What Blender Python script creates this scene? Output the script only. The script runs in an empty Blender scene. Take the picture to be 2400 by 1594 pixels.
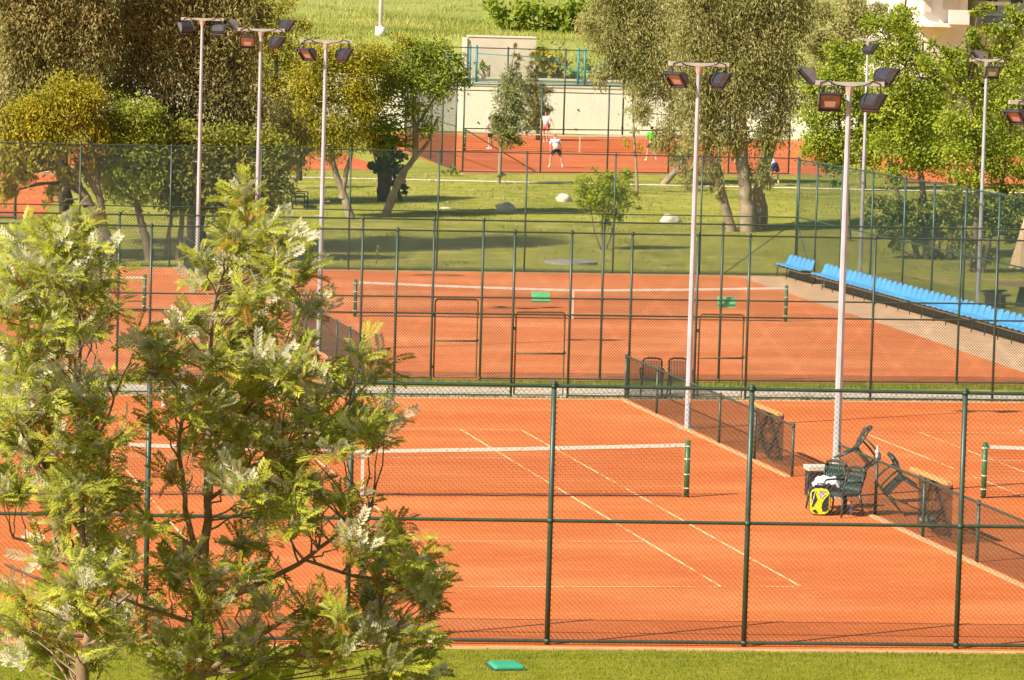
import bpy, bmesh, math, random
import numpy as np
from mathutils import Vector, Matrix
random.seed(7); RNG=np.random.default_rng(11)
C=bpy.context.scene.collection
R=math.radians
# ------------------------------------------------------------------ camera survey (metres; X along the nets, Y away from the photographer)
CAM=np.array([-12.5437,-77.1628,9.7029]); FOC=9610.13; YAW,PIT,ROLL=.196922,.084379,.027641
_F=np.array([math.sin(YAW)*math.cos(PIT),math.cos(YAW)*math.cos(PIT),-math.sin(PIT)])
_R=np.array([math.cos(YAW),-math.sin(YAW),0.]); _U=np.cross(_R,_F)
_R2=math.cos(ROLL)*_R+math.sin(ROLL)*_U; _U2=-math.sin(ROLL)*_R+math.cos(ROLL)*_U
K=2400/2361.
def ray(u,v): return _F+_R2*(u*K-1200)/FOC-_U2*(v*K-797)/FOC
def at(u,v,Y):                                   # surveyed point on the vertical plane Y = const
    d=ray(u,v); return CAM+d*((Y-CAM[1])/d[1])
def ppm(p): return FOC/(K*float((np.array(p)-CAM)@_F))   # survey scale at a point
def sm(x): x=min(max(x,0.),1.); return x*x*(3-2*x)
def tz(x,y):                                     # terrain height
    z=1.45*sm((y-64)/42.)
    if y<-22: z-=0
    return z
def ground(u,v):
    d=ray(u,v); t=50.
    while t<600:
        p=CAM+d*t
        if p[2]<=tz(p[0],p[1]): return p
        t+=.25
    return p
# ------------------------------------------------------------------ object helpers
def tagp(o,label=None,cat=None,group=None,kind=None):
    if label: o['label']=label
    if cat: o['category']=cat
    if group: o['group']=group
    if kind: o['kind']=kind
    return o
def empty(name,loc,label=None,cat=None,group=None,rot=(0,0,0)):
    o=bpy.data.objects.new(name,None); C.objects.link(o); o.location=loc; o.rotation_euler=rot; o.empty_display_size=.2
    return tagp(o,label,cat,group)
def link(name,me,mat,parent=None,smooth=False):
    if mat is not None:
        for m in (mat if isinstance(mat,(list,tuple)) else [mat]): me.materials.append(m)
    o=bpy.data.objects.new(name,me); C.objects.link(o)
    if parent is not None: o.parent=parent
    if smooth: me.shade_smooth()
    return o
class MB:
    """collects shapes in world or local coordinates and links them as one mesh"""
    def __init__(s): s.v=[];s.f=[];s.mi=[]
    def add(s,vs,fs,mi=0):
        n=len(s.v); s.v+= [tuple(map(float,v)) for v in vs]; s.f+=[tuple(i+n for i in f) for f in fs]; s.mi+=[mi]*len(fs)
    def box(s,c,size,M=None,mi=0):
        x,y,z=[a/2 for a in size]
        vs=[Vector((sx*x,sy*y,sz*z)) for sz in(-1,1) for sy in(-1,1) for sx in(-1,1)]
        if M is not None: vs=[M@v for v in vs]
        vs=[v+Vector(c) for v in vs]
        s.add(vs,[(0,2,3,1),(4,5,7,6),(0,1,5,4),(2,6,7,3),(0,4,6,2),(1,3,7,5)],mi)
    def tube(s,pts,rad,n=8,cap=True,mi=0):
        pts=[Vector(p) for p in pts]
        if not hasattr(rad,'__len__'): rad=[rad]*len(pts)
        b=len(s.v); prev=None; vs=[]
        for i,p in enumerate(pts):
            t=(pts[min(i+1,len(pts)-1)]-pts[max(i-1,0)]).normalized()
            if prev is None:
                a=Vector((0,0,1)) if abs(t.z)<.9 else Vector((1,0,0)); x=t.cross(a).normalized()
            else: x=(prev-t*prev.dot(t)).normalized()
            prev=x; y=t.cross(x)
            for k in range(n):
                a=2*math.pi*k/n; vs.append(p+(x*math.cos(a)+y*math.sin(a))*rad[i])
        fs=[]
        for i in range(len(pts)-1):
            for k in range(n):
                fs.append((i*n+k,i*n+(k+1)%n,(i+1)*n+(k+1)%n,(i+1)*n+k))
        if cap: fs+=[tuple(range(n))[::-1],tuple((len(pts)-1)*n+k for k in range(n))]
        s.add(vs,fs,mi)
    def sphere(s,c,r,nu=12,nv=8,mi=0,jit=0,M=None):
        vs=[];fs=[]
        rr=r if hasattr(r,'__len__') else (r,r,r)
        for j in range(nv+1):
            th=math.pi*j/nv
            for i in range(nu):
                ph=2*math.pi*i/nu; q=1+(random.uniform(-jit,jit) if 0<j<nv else 0)
                v=Vector((rr[0]*math.sin(th)*math.cos(ph)*q,rr[1]*math.sin(th)*math.sin(ph)*q,rr[2]*math.cos(th)*q))
                if M is not None: v=M@v
                vs.append(v+Vector(c))
        for j in range(nv):
            for i in range(nu): fs.append((j*nu+i,(j+1)*nu+i,(j+1)*nu+(i+1)%nu,j*nu+(i+1)%nu))
        s.add(vs,fs,mi)
    def build(s,name,mat,parent=None,smooth=False,bevel=0):
        me=bpy.data.meshes.new(name); me.from_pydata(s.v,[],s.f); me.polygons.foreach_set('material_index',s.mi); me.update()
        o=link(name,me,mat,parent,smooth)
        if parent is not None and parent.type=='EMPTY' and getattr(s,'world',False): pass
        if bevel:
            m=o.modifiers.new('bevel','BEVEL'); m.width=bevel; m.segments=2; m.limit_method='ANGLE'
        return o
def quads(name,V,mat,parent=None,nv=4,mi=None):
    """V: (N,nv,3) array of separate faces"""
    V=np.asarray(V,dtype=np.float32); N=len(V)
    me=bpy.data.meshes.new(name)
    me.vertices.add(N*nv); me.vertices.foreach_set('co',V.reshape(-1))
    me.loops.add(N*nv); me.loops.foreach_set('vertex_index',np.arange(N*nv,dtype=np.int32))
    me.polygons.add(N); me.polygons.foreach_set('loop_start',np.arange(0,N*nv,nv,dtype=np.int32))
    try: me.polygons.foreach_set('loop_total',np.full(N,nv,dtype=np.int32))
    except Exception: pass
    me.update(calc_edges=True); me.validate()
    return link(name,me,mat,parent)
def rel(V,parent): return np.asarray(V)-np.array(parent.location)
# ------------------------------------------------------------------ materials
class NT:
    def __init__(s,name):
        s.m=bpy.data.materials.new(name); s.m.use_nodes=True; s.t=s.m.node_tree; s.n=s.t.nodes; s.b=s.n['Principled BSDF']; s.o=s.n['Material Output']
        s.tc=s.n.new('ShaderNodeTexCoord'); s.co=s.tc.outputs['Object']
        s.geo=s.n.new('ShaderNodeNewGeometry'); s.wp=s.geo.outputs['Position']
    def l(s,a,b): s.t.links.new(a,b)
    def noise(s,scale,detail=4,rough=.6,vec=None,stretch=None,dist=0):
        n=s.n.new('ShaderNodeTexNoise'); n.inputs['Scale'].default_value=scale; n.inputs['Detail'].default_value=detail; n.inputs['Roughness'].default_value=rough; n.inputs['Distortion'].default_value=dist
        v=vec or s.wp
        if stretch:
            mp=s.n.new('ShaderNodeMapping'); mp.inputs['Scale'].default_value=stretch[:3]
            if len(stretch)>3: mp.inputs['Rotation'].default_value=(0,0,stretch[3])
            s.l(v,mp.inputs[0]); v=mp.outputs[0]
        s.l(v,n.inputs['Vector']); return n.outputs['Fac']
    def ramp(s,fac,stops,interp='LINEAR'):
        r=s.n.new('ShaderNodeValToRGB'); r.color_ramp.interpolation=interp; e=r.color_ramp.elements
        while len(e)<len(stops): e.new(.5)
        for i,(p,c) in enumerate(stops):
            e[i].position=p; e[i].color=(*c,1) if hasattr(c,'__len__') else (c,c,c,1)
        s.l(fac,r.inputs[0]); return r.outputs[0]
    def mix(s,f,a,b,mode='MIX'):
        m=s.n.new('ShaderNodeMix'); m.data_type='RGBA'; m.blend_type=mode
        if hasattr(f,'is_linked') or hasattr(f,'links'): s.l(f,m.inputs[0])
        else: m.inputs[0].default_value=f
        for q,i in((a,6),(b,7)):
            if hasattr(q,'links'): s.l(q,m.inputs[i])
            else: m.inputs[i].default_value=(*q,1)
        return m.outputs[2]
    def bump(s,h,st,dist):
        b=s.n.new('ShaderNodeBump'); b.inputs['Strength'].default_value=st; b.inputs['Distance'].default_value=dist; s.l(h,b.inputs['Height']); s.l(b.outputs[0],s.b.inputs['Normal'])
    def fin(s,col=None,rough=.8,metal=0,spec=.3):
        if col is not None:
            if hasattr(col,'links'): s.l(col,s.b.inputs['Base Color'])
            else: s.b.inputs['Base Color'].default_value=(*col,1)
        s.b.inputs['Roughness'].default_value=rough; s.b.inputs['Metallic'].default_value=metal; s.b.inputs['Specular IOR Level'].default_value=spec
        return s.m
def plain(name,c,rough=.6,metal=0,var=.25,sc=6,spec=.35,bump=0):
    t=NT(name); n=t.noise(sc,5,.6,vec=t.wp)
    col=t.ramp(n,[(.25,[x*(1-var) for x in c]),(.75,[min(1,x*(1+var)) for x in c])])
    if bump: t.bump(t.noise(sc*6),bump,.01)
    return t.fin(col,rough,metal,spec)
def leafmat(name,cols,trans=.35,big=.35,tcol=None,rough=.55,under=None,fl=None):
    """cols: dark..light natural leaf colours, varied leaf by leaf and bough by bough"""
    t=NT(name); rnd=t.geo.outputs['Random Per Island']
    n=t.noise(big*2.6,4,.68)
    a=t.n.new('ShaderNodeMath'); a.operation='MULTIPLY_ADD'; t.l(rnd,a.inputs[0]); a.inputs[1].default_value=.30
    b=t.n.new('ShaderNodeMath'); b.operation='MULTIPLY_ADD'; t.l(n,b.inputs[0]); b.inputs[1].default_value=1.5; b.inputs[2].default_value=-.40
    t.l(b.outputs[0],a.inputs[2])
    k=len(cols)-1
    col=t.ramp(a.outputs[0],[(i/k,c) for i,c in enumerate(cols)])
    if under:
        col=t.mix(t.geo.outputs['Backfacing'],col,under)
    t.fin(col,rough,0,.35)
    tr=t.n.new('ShaderNodeBsdfTranslucent'); br=t.mix(.7,col,tuple(tcol or (.35,.4,.05)),'MIX') if tcol else col; t.l(br,tr.inputs[0])
    mx=t.n.new('ShaderNodeMixShader'); mx.inputs[0].default_value=trans; t.l(t.b.outputs[0],mx.inputs[1]); t.l(tr.outputs[0],mx.inputs[2]); t.l(mx.outputs[0],t.o.inputs[0])
    return t.m
def clay(name,a,b,c,seed=0):
    t=NT(name)
    n1=t.noise(.16,4,.55,stretch=(1,2.4,1,R(8))); n2=t.noise(1.1,6,.7,stretch=(.5,4,1,R(5)+seed)); n3=t.noise(9,5,.75,stretch=(1,3,1)); n4=t.noise(70,3,.8)
    k=t.ramp(n1,[(.36,a),(.5,b),(.63,c)])
    k=t.mix(t.ramp(n2,[(.35,0.),(.7,.55)]),k,c); k=t.mix(t.ramp(n3,[(.42,0.),(.62,.4)]),k,a)
    k=t.mix(t.ramp(n4,[(.3,.0),(.75,.35)]),k,tuple(x*.7 for x in a))
    n5=t.noise(2.6,7,.8,dist=1.2); k=t.mix(t.ramp(n5,[(.54,0.),(.64,.6)]),k,c); n6=t.noise(.5,5,.7,stretch=(1,1,1),dist=2.5); k=t.mix(t.ramp(n6,[(.57,0.),(.62,.35),(.67,0.)]),k,a)
    t.bump(n4,.5,.006)
    return t.fin(k,.95,0,.1)
M={}
M['clay']=clay('clay_near',(.57,.122,.026),(.69,.168,.040),(.80,.25,.082))
M['clay_dry']=clay('clay_dry',(.60,.135,.036),(.72,.20,.062),(.82,.31,.125),.6)
M['clay_far']=clay('clay_far',(.58,.12,.035),(.66,.165,.055),(.74,.23,.09),1.)
def grassmat(name,cols,dry,amount=.5,sc=.25):
    t=NT(name)
    n1=t.noise(sc,4,.6); n2=t.noise(sc*5,5,.65,stretch=(1,2,1)); n3=t.noise(22,5,.75,stretch=(1,2.5,1)); n4=t.noise(120,2,.7)
    k=t.ramp(n1,[(.3,cols[0]),(.55,cols[1]),(.72,cols[2])])
    k=t.mix(t.ramp(n2,[(.5-.1*amount,0.),(.72,amount)]),k,dry)
    k=t.mix(t.ramp(n3,[(.35,.5),(.6,0.)]),k,cols[0])
    n5=t.noise(3.2,5,.75,stretch=(.7,1.6,1)); k=t.mix(t.ramp(n5,[(.36,.55),(.5,0.)]),k,cols[0]); k=t.mix(t.ramp(n5,[(.56,0.),(.68,.45)]),k,dry)
    k=t.mix(t.ramp(n4,[(.55,0.),(.75,.4)]),k,dry)
    t.bump(n3,.6,.05)
    return t.fin(k,.95,0,.1)
M['lawn']=grassmat('lawn_grass',[(.18,.20,.016),(.33,.33,.030),(.47,.44,.055)],(.66,.54,.18),.8,.12)
M['lawn_near']=grassmat('near_lawn_grass',[(.19,.20,.012),(.28,.285,.018),(.37,.34,.03)],(.50,.38,.08),.5,.5)
M['hill']=grassmat('hill_grass',[(.20,.24,.045),(.32,.35,.07),(.44,.43,.12)],(.58,.50,.24),.6,.05)
M['sand']=plain('sandy_border',(.62,.40,.24),.95,0,.2,1.2,.1,.3)
M['path']=plain('pale_path',(.90,.72,.55),.95,0,.14,1.5,.1,.2)
M['kerb']=plain('kerb_stone',(.66,.36,.18),.9,0,.25,3,.2,.3)
def linemat():
    t=NT('worn_line'); n=t.noise(2.5,5,.7); n2=t.noise(.35,3,.6)
    m=t.n.new('ShaderNodeMath'); m.operation='ADD'; t.l(n,m.inputs[0]); t.l(n2,m.inputs[1])
    return t.fin(t.ramp(m.outputs[0],[(.84,(.72,.20,.055)),(1.0,(.84,.50,.22)),(1.08,(.88,.62,.33))]),.9,0,.1)
M['line']=linemat()
M['green']=plain('green_paint',(.040,.068,.046),.42,0,.3,8,.5)
M['green_mid']=plain('mid_green_paint',(.034,.075,.060),.45,0,.3,8,.5)
M['wire']=plain('green_wire',(.026,.036,.020),.5,0,.2,8,.4)
M['wire_far']=plain('teal_wire',(.014,.055,.048),.5,0,.2,8,.4)
M['rust']=plain('weathered_gate_paint',(.11,.085,.035),.6,0,.45,7,.4)
M['postgreen']=plain('net_post_green',(.025,.13,.04),.4,0,.3,6,.5)
M['net']=plain('dark_net_cord',(.03,.026,.022),.8,0,.2,8)
def tapemat():
    t=NT('net_tape'); n=t.noise(4,3,.6,stretch=(1,1,1))
    v=t.n.new('ShaderNodeTexNoise'); v.inputs['Scale'].default_value=16; v.inputs['Detail'].default_value=2; t.l(t.wp,v.inputs['Vector'])
    k=t.mix(t.ramp(v.outputs['Fac'],[(.60,0.),(.66,.6)]),(.82,.74,.62),(.22,.13,.14))
    return t.fin(k,.75,0,.2)
M['tape']=tapemat()
M['white']=plain('white_webbing',(.8,.72,.6),.75,0,.12,9)
M['pole']=plain('galvanised_pole',(.46,.48,.51),.42,.15,.2,1.6,.5)
M['bar']=plain('crossbar_metal',(.60,.54,.46),.45,.2,.18,5,.5)
M['lamp']=plain('lamp_housing',(.045,.045,.055),.4,.1,.3,9,.5)
M['lampgrey']=plain('lamp_side',(.15,.145,.15),.45,.2,.25,9,.5)
def lens():
    t=NT('lamp_glass'); t.b.inputs['Coat Weight'].default_value=.5; return t.fin(t.ramp(t.noise(6),[(.3,(.22,.19,.18)),(.7,(.40,.36,.34))]),.25,.4,.6)
M['lens']=lens()
M['blue']=plain('blue_plastic',(.10,.42,.82),.35,0,.1,5,.5)
M['steel_dark']=plain('dark_stand_steel',(.035,.03,.025),.6,0,.3,7)
M['wood']=plain('weathered_plank',(.30,.19,.09),.8,0,.3,9)
M['beam']=plain('yellow_wooden_beam',(.56,.33,.11),.7,0,.2,5)
M['dragnet']=plain('drag_net_cord',(.04,.03,.03),.9,0,.3,7)
M['chair']=plain('dark_green_plastic',(.035,.055,.047),.38,0,.25,14,.5)
M['metalchair']=plain('black_painted_metal',(.022,.02,.022),.5,0,.3,9)
M['metalseat']=plain('blue_grey_seat',(.05,.085,.10),.5,0,.3,9)
M['towel']=plain('white_towel',(.78,.76,.8),.9,0,.08,30)
M['yellow']=plain('fluorescent_yellow',(.62,.72,.01),.5,0,.06,8)
M['black']=plain('black_fabric',(.018,.018,.022),.6,0,.3,12)
M['greyf']=plain('grey_bag_panel',(.35,.33,.33),.6,0,.2,12)
M['box']=plain('pale_utility_box',(.62,.57,.48),.6,0,.15,7)
M['bottle']=plain('clear_bottle',(.55,.62,.68),.15,0,.2,20,.8)
M['sign']=plain('bright_green_board',(.24,.98,.38),.55,0,.08,5)
M['valve']=plain('turquoise_plastic_lid',(.045,.36,.20),.45,0,.12,5)
M['rock']=plain('pale_boulder',(.60,.53,.42),.9,0,.3,2.5,.2,.6)
M['conc']=plain('grey_concrete',(.33,.31,.27),.9,0,.2,4,.2,.4)
M['wall']=plain('cream_wall_paint',(.88,.82,.67),.9,0,.09,.45,.2,.15)
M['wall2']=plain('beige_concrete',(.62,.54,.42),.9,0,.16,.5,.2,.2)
M['coping']=plain('wall_coping',(.72,.66,.52),.85,0,.12,1.)
M['plaster']=plain('white_plaster',(.80,.72,.64),.85,0,.06,.8)
M['plaster2']=plain('pinkish_plaster',(.62,.60,.58),.85,0,.1,.8)
M['glass']=plain('dark_window_glass',(.05,.06,.08),.12,0,.3,2,.8)
M['frame']=plain('window_frame_white',(.75,.72,.68),.6,0,.05,2)
M['teal']=plain('teal_paint',(.03,.23,.26),.45,0,.2,5,.5)
M['bark']=plain('pale_bark',(.31,.235,.16),.9,0,.45,3,.2,.8)
M['barkgrey']=plain('grey_brown_bark',(.20,.145,.095),.9,0,.45,4,.2,.8)
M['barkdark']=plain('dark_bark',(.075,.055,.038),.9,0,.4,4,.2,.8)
M['twig']=plain('silk_oak_bark',(.26,.17,.10),.85,0,.4,9,.2,.6)
M['canvas']=plain('beige_canvas',(.60,.43,.25),.9,0,.18,6,.15,.3)
M['skin']=plain('skin',(.62,.33,.21),.55,0,.1,9)
M['hair']=plain('dark_hair',(.06,.035,.02),.7,0,.3,20)
M['hairlight']=plain('balding_hair',(.45,.24,.14),.6,0,.2,20)
def cloth(n,c): return plain(n,c,.85,0,.08,9,.15)
M['c_white']=cloth('white_cloth',(.78,.76,.76)); M['c_black']=cloth('black_cloth',(.025,.025,.035)); M['c_green']=cloth('lime_cloth',(.12,.72,.05))
M['c_orange']=cloth('orange_cloth',(.85,.30,.02)); M['c_navy']=cloth('navy_cloth',(.035,.03,.12)); M['c_red']=cloth('pinkish_red_cloth',(.62,.13,.13)); M['c_grey']=cloth('grey_band_cloth',(.35,.42,.45))
M['dryleaf']=plain('fallen_leaf',(.55,.45,.22),.9,0,.3,3)
# foliage
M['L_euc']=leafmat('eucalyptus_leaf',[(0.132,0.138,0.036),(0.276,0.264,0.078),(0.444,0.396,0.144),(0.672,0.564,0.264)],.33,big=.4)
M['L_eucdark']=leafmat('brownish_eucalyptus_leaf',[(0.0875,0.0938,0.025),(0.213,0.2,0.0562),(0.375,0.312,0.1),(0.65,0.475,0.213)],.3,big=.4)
M['L_yellow']=leafmat('yellow_blossom_leaf',[(.12,.13,.012),(.28,.27,.014),(.46,.39,.018),(.70,.52,.025)],.35)
M['L_green']=leafmat('mid_green_leaf',[(0.1,0.15,0.0175),(0.213,0.275,0.0275),(0.35,0.4,0.0375),(0.5,0.5,0.075)],.35)
M['L_bush']=leafmat('dark_shrub_leaf',[(0.1,0.125,0.0225),(0.2,0.225,0.0275),(0.325,0.325,0.0375),(0.5,0.425,0.0625)],.3)
M['L_olive']=leafmat('olive_yellow_leaf',[(0.144,0.144,0.0168),(0.288,0.264,0.0216),(0.456,0.384,0.0264),(0.6,0.456,0.03)],.28)
M['L_bright']=leafmat('spring_green_leaf',[(0.096,0.132,0.012),(0.228,0.288,0.018),(0.396,0.444,0.03),(0.696,0.672,0.216)],.33)
M['L_sapling']=leafmat('sapling_leaf',[(0.202,0.264,0.012),(0.378,0.432,0.018),(0.529,0.552,0.03)],.45)
M['L_conifer']=leafmat('conifer_needles',[(0.096,0.12,0.032),(0.208,0.232,0.064),(0.384,0.368,0.128)],.2)
M['L_ivy']=leafmat('ivy_leaf',[(.025,.035,.01),(.055,.07,.015),(.10,.11,.02)],.2)
M['L_hillbush']=leafmat('hill_shrub_leaf',[(0.115,0.184,0.0138),(0.276,0.345,0.023),(0.46,0.483,0.046)],.4)
M['L_darktree']=leafmat('far_dark_leaf',[(.02,.04,.015),(.05,.085,.025),(.10,.15,.03)],.25)
M['L_silk']=leafmat('silk_oak_leaf',[(0.052,0.0715,0.013),(0.221,0.24,0.0234),(0.481,0.481,0.039),(0.8,0.78,0.091)],.34,big=1.3,under=(.68,.63,.42))
M['L_silkold']=leafmat('silk_oak_old_leaf',[(.20,.13,.02),(.40,.20,.02),(.50,.28,.04)],.35)
M['L_banana']=leafmat('broad_leaf',[(.20,.33,.012),(.38,.50,.02),(.50,.58,.04)],.5)
M['G_tall']=leafmat('tall_grass_blade',[(0.149,0.195,0.0325),(0.297,0.325,0.052),(0.46,0.455,0.104),(0.73,0.624,0.26)],.25,big=.045)
M['G_short']=leafmat('verge_grass_blade',[(.12,.16,.01),(.22,.25,.02),(.34,.34,.035)],.3,big=.3)
# ================================================================== GROUND
def sheet(name,poly,dz,mat,step=3.,label=None):
    """a draped flat area: polygon (convex, xy) laid dz above the terrain"""
    bm=bmesh.new(); vs=[bm.verts.new((x,y,0)) for x,y in poly]; bm.faces.new(vs)
    ys=[p[1] for p in poly]
    if max(ys)>64:
        y=max(min(ys),62)+step
        while y<max(ys):
            bmesh.ops.bisect_plane(bm,geom=bm.verts[:]+bm.edges[:]+bm.faces[:],plane_co=(0,y,0),plane_no=(0,1,0)); y+=step
    for v in bm.verts: v.co.z=tz(v.co.x,v.co.y)+dz
    me=bpy.data.meshes.new(name); bm.to_mesh(me); bm.free()
    return tagp(link(name,me,mat),label,kind='structure')
def terrain():
    xs=[-400,-150,-60,0,40,80,150,300,600]; ys=[-400,-60,-22]+list(np.arange(62,108.1,1.5))+[120,150,200,400,900]
    vs=[(x,y,tz(x,y)) for y in ys for x in xs]; n=len(xs)
    fs=[(j*n+i,j*n+i+1,(j+1)*n+i+1,(j+1)*n+i) for j in range(len(ys)-1) for i in range(n-1)]
    me=bpy.data.meshes.new('lawn_ground'); me.from_pydata(vs,[],fs); me.update()
    tagp(link('lawn_ground',me,M['lawn']),kind='structure')
terrain()
def fy(x): return -17.75-.085*x               # line of the front fence
sheet('front_lawn',[(-60,-60),(60,-60),(60,fy(60)-.42),(-60,fy(-60)-.42)],.004,M['lawn_near'])
sheet('near_courts_clay',[(-60,fy(-60)-.28),(60,fy(60)-.28),(60,18.75),(-60,18.75)],.012,M['clay'])
sheet('path',[(-60,19.3),(60,19.0),(60,21.35),(-60,21.7)],.008,M['path'])
sheet('middle_courts_clay',[(-60,23.4),(22.0,23.4),(22.6,38),(22.9,50),(23.3,62.3),(-60,62.3)],.012,M['clay_dry'])
sheet('sandy_border',[(21.0,23.4),(26.2,23.4),(26.2,62.3),(21.0,62.3)],.008,M['sand'])
sheet('far_courts_clay',[(21.6,106.7),(40.4,112.2),(52,154.6),(24.0,153.2)],.012,M['clay_far'])
sheet('right_far_courts_clay',[(41.2,105),(66,101.5),(70,138),(50,140)],.012,M['clay_far'])
sheet('left_far_courts_clay',[(-40,78.5),(.4,81.3),(3.4,99.6),(-40,99.4)],.012,M['clay_far'])
sheet('back_left_courts_clay',[(2,106),(18.5,108.2),(19.5,135),(2,133)],.012,M['clay_far'])
sheet('footpath',[(-5,101.4),(60,98.6),(60,99.2),(-5,102.0)],.02,M['path'])
def kerb(name,p,q,w=.14,h=.06,z=0,jit=0):
    mb=MB(); p=Vector(p);q=Vector(q); d=(q-p); L=d.length; n=max(1,int(L/1.0)); a=math.atan2(d.y,d.x)
    Mx=Matrix.Rotation(a,4,'Z')
    for i in range(n):
        c=p+d*((i+.5)/n); mb.box((c.x,c.y+random.uniform(-jit,jit),tz(c.x,c.y)+z+h/2-.03),(L/n-.012,w*(1+random.uniform(-jit,jit)),h+.06+random.uniform(0,jit*.1)),Mx)
    return tagp(mb.build(name,M['kerb']),kind='structure')
kerb('kerb',(-30,fy(-30)-.35),(30,fy(30)-.35),.13,.03,0,.03)
kerb('kerb',(-30,18.85),(30,18.72),.2,.03,0,.03)
kerb('kerb',(9.33,18.6),(9.33,3.3),.10,.04,0,.03); kerb('kerb',(9.33,-2.4),(9.33,-18.2),.11,.04,0,.03)
kerb('kerb',(3.72,62.2),(3.72,24.0),.11,.04,0,.03)
sheet('grass_strip',[(15,153.6),(60,155.2),(60,166),(15,166)],.02,M['lawn_near'])
kerb('kerb',(21.5,106.35),(41.3,112.2),.35,.04); kerb('kerb',(24.0,153.4),(53,154.8),.9,.16)
kerb('kerb',(-40,99.7),(3.6,99.9),.4,.12)
for i,(x0,x1) in enumerate([(-30,22),(22,40)]): kerb('kerb',(x0,62.42),(x1,62.42),.1,.03)
# strip of turf beside the path, between the two middle fences
def blades(name,areas,h,w,mat,kind='stuff',lean=.35,clump=None,zf=tz,label=None):
    out=[]
    for (poly,n) in areas:
        (x0,y0,x1,y1)=poly
        x=RNG.uniform(x0,x1,n); y=RNG.uniform(y0,y1,n)
        if clump:
            k=max(4,n//clump[0]); cx=RNG.uniform(x0,x1,k); cy=RNG.uniform(y0,y1,k); i=RNG.integers(0,k,n)
            x=cx[i]+RNG.normal(0,clump[1],n); y=cy[i]+RNG.normal(0,clump[1],n)
        z=np.array([zf(a,b) for a,b in zip(x,y)])
        th=RNG.uniform(0,2*np.pi,n); hh=h*RNG.uniform(.5,1.2,n); ww=w*RNG.uniform(.6,1.3,n)
        l=RNG.normal(0,lean,(n,2))*hh[:,None]
        b=np.stack([x,y,z],-1); s=np.stack([np.cos(th),np.sin(th),0*th],-1)*ww[:,None]/2
        t=b+np.stack([l[:,0],l[:,1],hh],-1)
        out.append(np.stack([b-s,b+s,t],1))
    o=quads(name,np.concatenate(out),mat,nv=3)
    return tagp(o,label,kind=kind)
blades('verge_grass',[((-12,22.0,26,23.1),16000),((-12,18.98,26,19.2),5000),((-10,62.6,26,64.2),9000)],.10,.02,M['G_short'],label='strips of green turf beside the fences and the pale path')
blades('lawn_grass_edge',[((-9,-19.0,9,-18.25),9000),((-9,-23,9,-18.6),45000)],.045,.012,M['G_short'],label='short turf growing along the foot of the nearest fence')
# ------------------------------------------------------------------ court markings
def lines(name,cx,cy,segs,w=.05,z=.018):
    mb=MB()
    for (x0,y0,x1,y1) in segs:
        p=Vector((cx+x0,cy+y0,z)); q=Vector((cx+x1,cy+y1,z)); d=(q-p).normalized(); n=Vector((-d.y,d.x,0))*w/2
        mb.add([p-n,q-n,q+n,p+n],[(0,1,2,3)])
    return tagp(mb.build(name,M['line']),kind='structure')
S,D,BL,SV=4.115,5.485,11.885,6.4
full=[(-D,-BL,D,-BL),(-D,BL,D,BL),(-D,-BL,-D,BL),(D,-BL,D,BL),(-S,-BL,-S,BL),(S,-BL,S,BL),(-S,-SV,S,-SV),(-S,SV,S,SV),(0,-SV,0,SV)]
for cx in (0,18.84,-18.84): lines('court_lines',cx,0,full)
lines('court_lines',13.2,42.7,[(.4,BL-24.9+2.6,.75,BL-24.9+2.6),(-4.6,-8.2,-4.2,-8.2),(4.6,-10.2,8.3,-10.2)],.06)
lines('court_lines',-5.9,42.7,[(4.1,-8,4.6,-8)],.06)
# ------------------------------------------------------------------ hillside and terraces behind the far courts
WA=np.array([30.4,162.23]); WD=np.array([.995,-.10]); WD/=np.linalg.norm(WD); WN=np.array([-WD[1],WD[0]])
def su(u,t): return float(at(u,180,WA[1]+t-.1*0)[0]-WA[0])          # distance along the wall line
WC=(su(1050,6.2)+su(1206,6.2))/2
def hz(s,t):
    e=.35*math.sin(s*.11+1)+.25*math.sin(s*.23+t*.07)
    kx=sm((abs(s-WC)-3.2)/1.5); a0=6.5-3*kx; return 4.15+2.75*sm((t-a0)/(.4+5*kx))+(max(0,t-6.5))*.012 + 6.8*sm((t-20)/190.)+e*sm((t-14)/25.)*1.2
def hxy(s,t): return WA+WD*s+WN*t
def hillside():
    ss=np.concatenate([np.arange(-170,-11,7.),np.arange(-10,40,1.5),np.arange(41,330,7.)]); ts=[.25,3]+list(np.arange(3.5,6.4,.5))+[6.45,6.9]+[7.5,8,9,10]+list(np.arange(12,60,4.))+list(np.arange(60,300,10.))+[330,400,600]
    vs=[(*hxy(s,t),hz(s,t)) for t in ts for s in ss]; n=len(ss)
    fs=[(j*n+i,j*n+i+1,(j+1)*n+i+1,(j+1)*n+i) for j in range(len(ts)-1) for i in range(n-1)]
    me=bpy.data.meshes.new('hillside'); me.from_pydata(vs,[],fs); me.update(); me.shade_smooth()
    tagp(link('hillside',me,M['hill']),kind='structure')
hillside()
def wallbox(mb,s0,s1,t0,t1,z0,z1,mi=0):
    c=[hxy(s0,t0),hxy(s1,t0),hxy(s1,t1),hxy(s0,t1)]
    mb.add([(*p,z) for z in(z0,z1) for p in c],[(3,2,1,0),(4,5,6,7),(0,1,5,4),(1,2,6,5),(2,3,7,6),(3,0,4,7)],mi)
w=empty('retaining_wall',(*hxy(0,0),1.45),'long cream painted retaining wall behind the far clay courts','wall')
def wpart(name,mat,rects,parent):
    mb=MB()
    for r in rects: wallbox(mb,*r)
    mb.v=[tuple(np.array(v)-np.array(parent.location)) for v in mb.v]
    return mb.build(name,mat,parent)
wpart('wall_face',M['wall'],[(-120,su(1960,0),0,.25,1.3,4.2)],w)
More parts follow.
